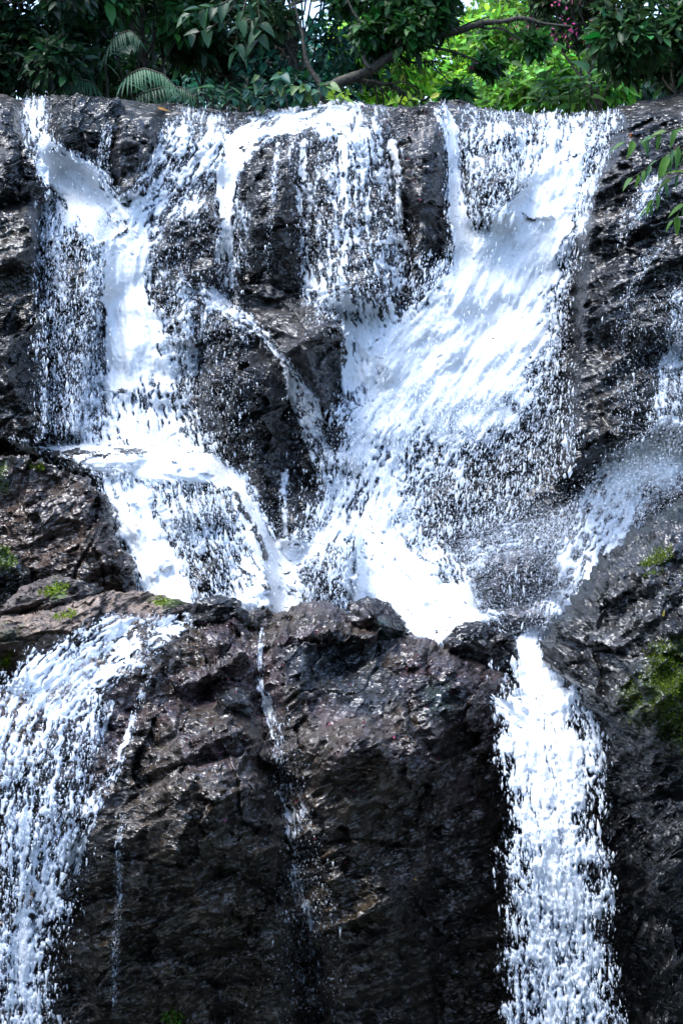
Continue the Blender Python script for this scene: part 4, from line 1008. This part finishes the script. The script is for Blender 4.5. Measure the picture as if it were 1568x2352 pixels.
def crown_on(parent, ft, cl, n, size, col, var, mat, name="crown", width=1.0):
    c0 = np.array([P(a, b, c) for a, b, c, r in cl]); rr = np.array([r for *_, r in cl], float)
    pts, k = crown_points(c0, rr, n)
    d = nrm(pts - c0[k] + 1e-6) * 0.7 + RNG.normal(size=(n, 3)) * 0.6 + [0, -0.15, -0.5]
    V, Fs = leaves_np(pts, d, RNG.normal(size=(n, 3)) * 0.45 + [0, -0.35, 1.0], size * np.exp(RNG.normal(0, 0.28, n)), width)
    c = np.clip(np.asarray(col) * np.exp(RNG.normal(0, var, (n, 1))) * (1 + 0.2 * RNG.normal(size=(n, 3))), 0.003, 0.7)
    o = mesh_np(name, V, Fs, mat, parent=parent, origin=tuple(ft), attrs={"tint": np.repeat(c, len(LEAF), 0)}); o["kind"] = "stuff"
    return o
crown_on(limb, ft, clumps(790, 1090, -200, 75, 18.5, 19.6, 16, .22, .36) + clumps(800, 900, 60, 130, 18.6, 19.3, 5, .16, .24) + [(1000, 40, 19, .25), (1120, 150, 18.9, .16), (1230, 100, 18.9, .16), (1050, 215, 18.9, .16)], 6200, .125, MID, .45, M_LEAF)
tag(limb, "tree whose long mossy limb arches over the centre of the lip", "tree", G)
blo = clumps(1180, 1410, -40, 90, 18.9, 19.6, 24, .12, .25) + [(880, 3, 19, .08), (1085, 152, 18.8, .05)]
crown_on(pink, np.array(pink.location), blo, 110, .04, (0.32, 0.05, 0.13), .35, M_PETAL, "blossom", 1.5)

# plants whose leaves can be told apart: every leaf an object of its own
def leaf_proto(name, aspect, col, mat, tipx=0.55, curl=0.18, n=6):
    xs_ = np.linspace(0, 1, n + 1)
    w = aspect * np.sin(np.pi * np.clip(xs_, 0, 1) ** tipx) ** 0.85
    zc = -curl * xs_ ** 2
    V, Fs = [], []
    for i in range(n + 1):
        V += [(xs_[i], w[i] / 2, zc[i] + 0.22 * w[i]), (xs_[i], 0, zc[i]), (xs_[i], -w[i] / 2, zc[i] + 0.22 * w[i])]
    for i in range(n):
        a = 3 * i
        Fs += [(a, a + 1, a + 4, a + 3), (a + 1, a + 2, a + 5, a + 4)]
    V = np.array(V); me_o = mesh_np(name, V, np.array(Fs), mat, attrs={"tint": np.tile(np.asarray(col), (len(V), 1)) * (0.85 + 0.3 * RNG.random((len(V), 1)))})
    me = me_o.data
    bpy.data.objects.remove(me_o)
    return me
def put_leaf(me, parent, at, d, up, size, name="leaf"):
    d = Vector(d).normalized(); side = Vector(up).cross(d).normalized(); nn = d.cross(side)
    o = bpy.data.objects.new(name, me); COL.objects.link(o)
    o.parent = parent
    m = Matrix((( d.x * size, side.x * size, nn.x * size, at[0] - parent.location[0]), (d.y * size, side.y * size, nn.y * size, at[1] - parent.location[1]), (d.z * size, side.z * size, nn.z * size, at[2] - parent.location[2]), (0, 0, 0, 1)))
    o.matrix_local = m
    return o
def leafy(name, label, cat, foot, stems, protos, per, size, droop=0.6, spread=0.8, group=None, r=.012):
    """stems: lists of (u, v, Y); leaves in pairs along each stem"""
    f0 = P(*foot); root = empty(name, tuple(f0))
    lst = []
    for k, q in enumerate(stems):
        p = px_path(q, 0, 12, .02, k * 2.7); lst.append((p, np.linspace(r, .003, 12), 5))
        for j in range(per):
            t = 0.25 + 0.75 * (j + .5) / per
            i = min(10, int(t * 11)); at = p[i] + (p[i + 1] - p[i]) * (t * 11 - i)
            ax = p[i + 1] - p[i]; ax = ax / (np.linalg.norm(ax) + 1e-9)
            sd = np.cross(ax, [0, -1, .3]) * (1 if j % 2 else -1)
            d = ax * .5 + sd * spread + RNG.normal(0, .28, 3) + [0, -.25, -droop]
            put_leaf(protos[RNG.integers(0, len(protos))], root, at, d, RNG.normal(0, .35, 3) + [0, -.55, 1], size * float(np.exp(RNG.normal(0, .2))))
    tubes_mesh("stem", lst, M_BARK, root, tuple(f0))
    return tag(root, label, cat, group)
big = [leaf_proto("leaf", .52, (0.010, 0.045, 0.018), M_LEAF), leaf_proto("leaf", .5, (0.007, 0.032, 0.012), M_LEAF), leaf_proto("leaf", .55, (0.020, 0.065, 0.025), M_LEAF)]
leafy("broadleaf_branch", "branch of very large drooping dark leaves above the left of the lip", "branch", (600, -140, 17.9),
      [[(600, -140, 17.9), (560, -20, 17.8), (500, 60, 17.7), (430, 80, 17.6)], [(580, -80, 17.9), (560, 20, 17.7), (540, 90, 17.7), (550, 130, 17.6)], [(600, -100, 17.9), (590, 0, 17.8), (600, 60, 17.7), (590, 110, 17.7)], [(560, -20, 17.8), (510, 10, 17.6), (470, 20, 17.6), (420, 40, 17.5)]], big, 9, .2, .7)
rnd = [leaf_proto("leaf", .62, (0.022, 0.075, 0.060), M_LEAF), leaf_proto("leaf", .6, (0.035, 0.10, 0.05), M_LEAF), leaf_proto("leaf", .58, (0.08, 0.14, 0.04), M_LEAF)]
leafy("shrub", "round-leaved blue-green shrub on the lip left of the centre spout", "shrub", (690, 246, 18.0),
      [[(640, 250, 18.0), (625, 215, 17.9), (610, 185, 17.8), (590, 170, 17.7)], [(660, 250, 18), (655, 215, 17.8), (640, 190, 17.7), (650, 165, 17.7)], [(690, 250, 18), (690, 215, 17.8), (680, 195, 17.7)], [(710, 250, 18), (720, 220, 17.8), (735, 200, 17.7), (755, 195, 17.6)], [(700, 250, 18), (705, 215, 17.8), (700, 190, 17.7)], [(600, 255, 18), (595, 225, 17.8), (570, 205, 17.7)]], rnd, 11, .15, .85)
low = [leaf_proto("leaf", .40, (0.020, 0.075, 0.045), M_LEAF), leaf_proto("leaf", .42, (0.03, 0.10, 0.04), M_LEAF), leaf_proto("leaf", .38, (0.015, 0.05, 0.03), M_LEAF)]
leafy("shrub", "low dark leafy shrub on the lip below the palm frond", "shrub", (500, 252, 18.2),
      [[(460 + 30 * k, 258, 18.2), (455 + 32 * k, 230, 18.0), (450 + 33 * k + 12 * (k % 2), 200, 17.9)] for k in range(6)], low, 11, .14, .3, 1.0)
yel = [leaf_proto("leaf", .5, (0.13, 0.24, 0.02), M_LIGHT), leaf_proto("leaf", .48, (0.09, 0.2, 0.02), M_LIGHT)]
leafy("seedling", "small yellow-green seedling on the lip beside the centre spout", "plant", (775, 240, 17.9), [[(775, 244, 17.9), (772, 228, 17.9), (762, 214, 17.8)], [(778, 244, 17.9), (786, 228, 17.9), (800, 216, 17.8)]], yel, 6, .13, .1)
leafy("seedling", "small yellow-green seedling on the lip below the mossy limb", "plant", (920, 248, 18.1), [[(920, 252, 18.1), (918, 238, 18), (900, 230, 18)], [(922, 252, 18.1), (932, 236, 18), (944, 228, 18)]], yel, 6, .11, .1)
pal = [leaf_proto("leaf", .5, (0.05, 0.14, 0.035), M_LIGHT), leaf_proto("leaf", .55, (0.08, 0.18, 0.05), M_LIGHT), leaf_proto("leaf", .5, (0.05, 0.13, 0.07), M_LIGHT)]
leafy("shrub", "pale green broad-leaved shrub behind the lip of the wide right fall", "shrub", (1270, 262, 19.2),
      [[(1240 + 22 * k, 268, 19.2), (1236 + 24 * k, 225 - 8 * (k % 3), 19.1), (1225 + 26 * k, 195 - 18 * (k % 3), 19)] for k in range(6)], pal, 9, .19, .25, 1.0)
han = [leaf_proto("leaf", .30, (0.05, 0.13, 0.025), M_LIGHT, .6, .3), leaf_proto("leaf", .28, (0.03, 0.09, 0.03), M_LEAF, .6, .3), leaf_proto("leaf", .34, (0.06, 0.15, 0.02), M_LIGHT, .6, .25)]
leafy("hanging_branch", "branch of narrow green leaves hanging in at the right edge", "branch", (1720, 300, 14.4),
      [[(1720, 300, 14.4), (1600, 285, 14.4), (1530, 300, 14.4), (1480, 318, 14.4), (1430, 330, 14.4)], [(1720, 330, 14.4), (1620, 330, 14.4), (1540, 345, 14.3), (1490, 385, 14.3), (1445, 410, 14.3)], [(1720, 370, 14.4), (1600, 390, 14.4), (1540, 400, 14.4), (1500, 450, 14.4), (1490, 480, 14.4)], [(1720, 420, 14.4), (1610, 440, 14.3), (1570, 470, 14.3), (1545, 510, 14.3)], [(1660, 300, 14.4), (1600, 320, 14.3), (1560, 330, 14.2), (1530, 360, 14.2)]], han, 10, .16, .75, .55, r=.007)
# palm
pf = P(300, 300, 19.0)
palm = empty("palm", tuple(pf))
leaflet = [leaf_proto("leaflet", .085, (0.045, 0.12, 0.06), M_LEAF, .5, .35), leaf_proto("leaflet", .08, (0.02, 0.06, 0.03), M_LEAF, .5, .35)]
for fi, (q, ln, tone) in enumerate([([(270, 250, 18.6), (290, 175, 18.2), (330, 155, 18.0), (375, 170, 17.9), (408, 205, 17.8)], .34, 0), ([(280, 260, 18.7), (320, 215, 18.4), (370, 200, 18.2), (420, 200, 18.1), (450, 225, 18.0)], .32, 1), ([(250, 240, 18.8), (240, 130, 18.6), (265, 80, 18.4), (300, 70, 18.3), (325, 95, 18.2)], .34, 1), ([(250, 250, 18.6), (215, 190, 18.3), (180, 180, 18.1), (150, 200, 18)], .3, 1)]):
    p = px_path(q, 0, 26, .01, fi)
    stem = tubes_mesh("frond", [(p, np.linspace(.016, .004, 26), 5)], M_BARK, palm, tuple(pf))
    for j in range(44):
        t = 5 + 19.5 * j / 44; i = int(t); at = p[i] + (p[i + 1] - p[i]) * (t - i); ax = nrm(p[i + 1] - p[i])
        sd = nrm(np.cross(ax, [0, -.5, 1])) * (1 if j % 2 else -1)
        o = put_leaf(leaflet[tone], palm, at, ax * .7 + sd * .7 + np.array([0, 0, -.75]) + RNG.normal(0, .06, 3), [0, -.8, .6], ln * (1 - .5 * j / 44), "leaflet")
tag(palm, "palm with pale drooping fronds above the left end of the lip", "palm")

# ------------------------------------------------------------------ moss tufts, petals, litter
def tufts(parent, polys, n, size, col, surf, name="moss"):
    pu, pv = [], []
    for q in polys:
        q = np.asarray(q, float)
        k_ = 10 if n < 1000 else min(45, 0.3 * float(np.ptp(q[:, 0])))
        nn_ = n if n < 1000 else int(n * min(1.0, np.ptp(q[:, 0]) / 140))
        m_ = 2.2 * k_
        a = RNG.uniform(q[:, 0].min() - m_, q[:, 0].max() + m_, nn_ * 6); b_ = RNG.uniform(q[:, 1].min() - m_, q[:, 1].max() + m_, nn_ * 6)
        x = P(a, b_, 12.0)
        ok = RNG.random(len(a)) < sstep(-0.6 * k_, k_, poly_sdf(a, b_, q) + 1.6 * k_ * fbm(x[:, 0] * 5, x[:, 2] * 5, 1, 4))
        pu.append(a[ok][:nn_]); pv.append(b_[ok][:nn_])
    pu, pv = np.concatenate(pu), np.concatenate(pv)
    Y = surf(pu, pv)
    c = P(pu, pv, Y - 0.004)
    d = RNG.normal(size=(len(c), 3)) * .6 + [0, -.5, .7]
    V, Fs = leaves_np(c, d, RNG.normal(size=(len(c), 3)) + [0, -.5, .5], size * np.exp(RNG.normal(0, .35, len(c))), 1.3)
    cc = np.clip(np.asarray(col) * np.exp(RNG.normal(0, .4, (len(c), 1))), 0, .5)
    org = tuple(parent.location)
    o = mesh_np(name, V, Fs, M_MOSS, parent=parent, origin=org, attrs={"tint": np.repeat(cc, len(LEAF), 0)}); o["kind"] = "stuff"
tufts(right, [[(1455, 1560), (1500, 1490), (1568, 1450), (1660, 1430), (1660, 1690), (1568, 1730), (1510, 1680), (1450, 1650)], [(1470, 1305), (1500, 1275), (1540, 1262), (1525, 1300), (1480, 1318)], [(1500, 1500), (1560, 1470), (1570, 1600), (1520, 1650)]], 3800, .012, (0.07, 0.11, 0.008), near_depth)
tufts(ledge, [[(345, 1376), (375, 1368), (418, 1384), (395, 1394), (358, 1392)], [(118, 1415), (175, 1402), (180, 1414), (130, 1424)], [(0, 1520), (25, 1500), (24, 1530), (0, 1550)]], 420, .014, (0.12, 0.19, 0.01), near_depth)
tufts(ledge2, [[(95, 1362), (125, 1336), (165, 1340), (150, 1368), (115, 1378)]], 500, .014, (0.12, 0.19, 0.01), near_depth)
tufts(left_b, [[(-20, 1075), (20, 1060), (14, 1130), (-20, 1140)], [(60, 1066), (95, 1068), (100, 1084), (64, 1080)]], 260, .014, (0.07, 0.12, 0.01), near_depth)
tufts(lump, [[(-20, 1245), (20, 1255), (45, 1290), (20, 1310), (-20, 1310)]], 400, .014, (0.07, 0.12, 0.01), near_depth)
pl = P(390, 2352, float(near_depth(np.array(390.), np.array(2352.))))
fern = empty("small_plant", tuple(pl))
tubes_mesh("stem", [(px_path([(388, 2365), (386 + 10 * k, 2335), (375 + 18 * k, 2312)], float(pl[1]) - .06, 8, .01, k), np.linspace(.005, .002, 8), 4) for k in range(3)], M_BARK, fern, tuple(pl))
crown_on(fern, pl, [(378, 2322, float(pl[1]) - .08, .06), (400, 2335, float(pl[1]) - .08, .07), (388, 2352, float(pl[1]) - .08, .08)], 130, .045, (0.06, 0.13, 0.015), .3, M_LIGHT, "leaves")
tag(fern, "small green plant rooted at the foot of the huge foreground boulder", "plant")
# red and pink petals washed onto the stones
n = 110
pu = RNG.uniform(420, 1160, n); pv = 1400 + RNG.gamma(1.6, 120, n); pv = np.minimum(pv, 2300)
c1 = P(pu, pv, near_depth(pu, pv) - 0.012)
qu = RNG.uniform(830, 1010, 90); qv = lip_v(qu) + 3 + RNG.gamma(1.2, 60, 90); c2 = P(qu, qv, cliff_surface(qu, qv) - 0.02)
c = np.concatenate([c1, c2])
V, Fs = leaves_np(c, RNG.normal(size=(len(c), 3)) * [1, .4, 1], RNG.normal(size=(len(c), 3)) * .4 + [0, -1, .5], .017 * np.exp(RNG.normal(0, .35, len(c))), 1.6)
o = mesh_np("petals", V, Fs, M_PETAL, attrs={"tint": np.repeat(np.clip(np.array([(0.10, 0.018, 0.035)]) * np.exp(RNG.normal(0, .5, (len(c), 1))), 0, .6), len(LEAF), 0)})
tag(o, "scattered red and pink petals lying on the wet stones", "petals", kind="stuff")
fallen = [leaf_proto("fallen_leaf", .45, (0.30, 0.10, 0.03), M_LIGHT), leaf_proto("fallen_leaf", .25, (0.42, 0.22, 0.06), M_LIGHT), leaf_proto("fallen_leaf", .3, (0.4, 0.33, 0.05), M_LIGHT)]
for me_i, u_, v_, sf, sz, d_, lab in [(0, 1447, 305, cliff_surface, .12, (.2, -.2, -1), "brown dead leaf on the rock near the hanging branch"), (1, 362, 247, cliff_surface, .14, (1, -.1, -.25), "orange fallen leaf lying on the left of the lip"),
                                     (1, 958, 2022, near_depth, .045, (-1, -.1, .5), "tiny orange leaf stuck to the lower face of the huge boulder"), (2, 1521, 1416, near_depth, .05, (.2, -.2, 1), "thin yellow leaf on the slanting right boulder")]:
    Y_ = float(sf(np.array([float(u_)]), np.array([float(v_)]))[0]) - .05
    o = bpy.data.objects.new("fallen_leaf", fallen[me_i]); COL.objects.link(o)
    d = Vector(d_).normalized(); sd = Vector((0, -1, .3)).cross(d).normalized(); nn = d.cross(sd); a_ = P(u_, v_, Y_)
    o.matrix_world = Matrix(((d.x * sz, sd.x * sz, nn.x * sz, a_[0]), (d.y * sz, sd.y * sz, nn.y * sz, a_[1]), (d.z * sz, sd.z * sz, nn.z * sz, a_[2]), (0, 0, 0, 1)))
    tag(o, lab, "leaf")
print("TRIS", sum(len(o.data.loops) - 2 * len(o.data.polygons) for o in SC.objects if o.type == 'MESH'), "OBJS", len(SC.objects))
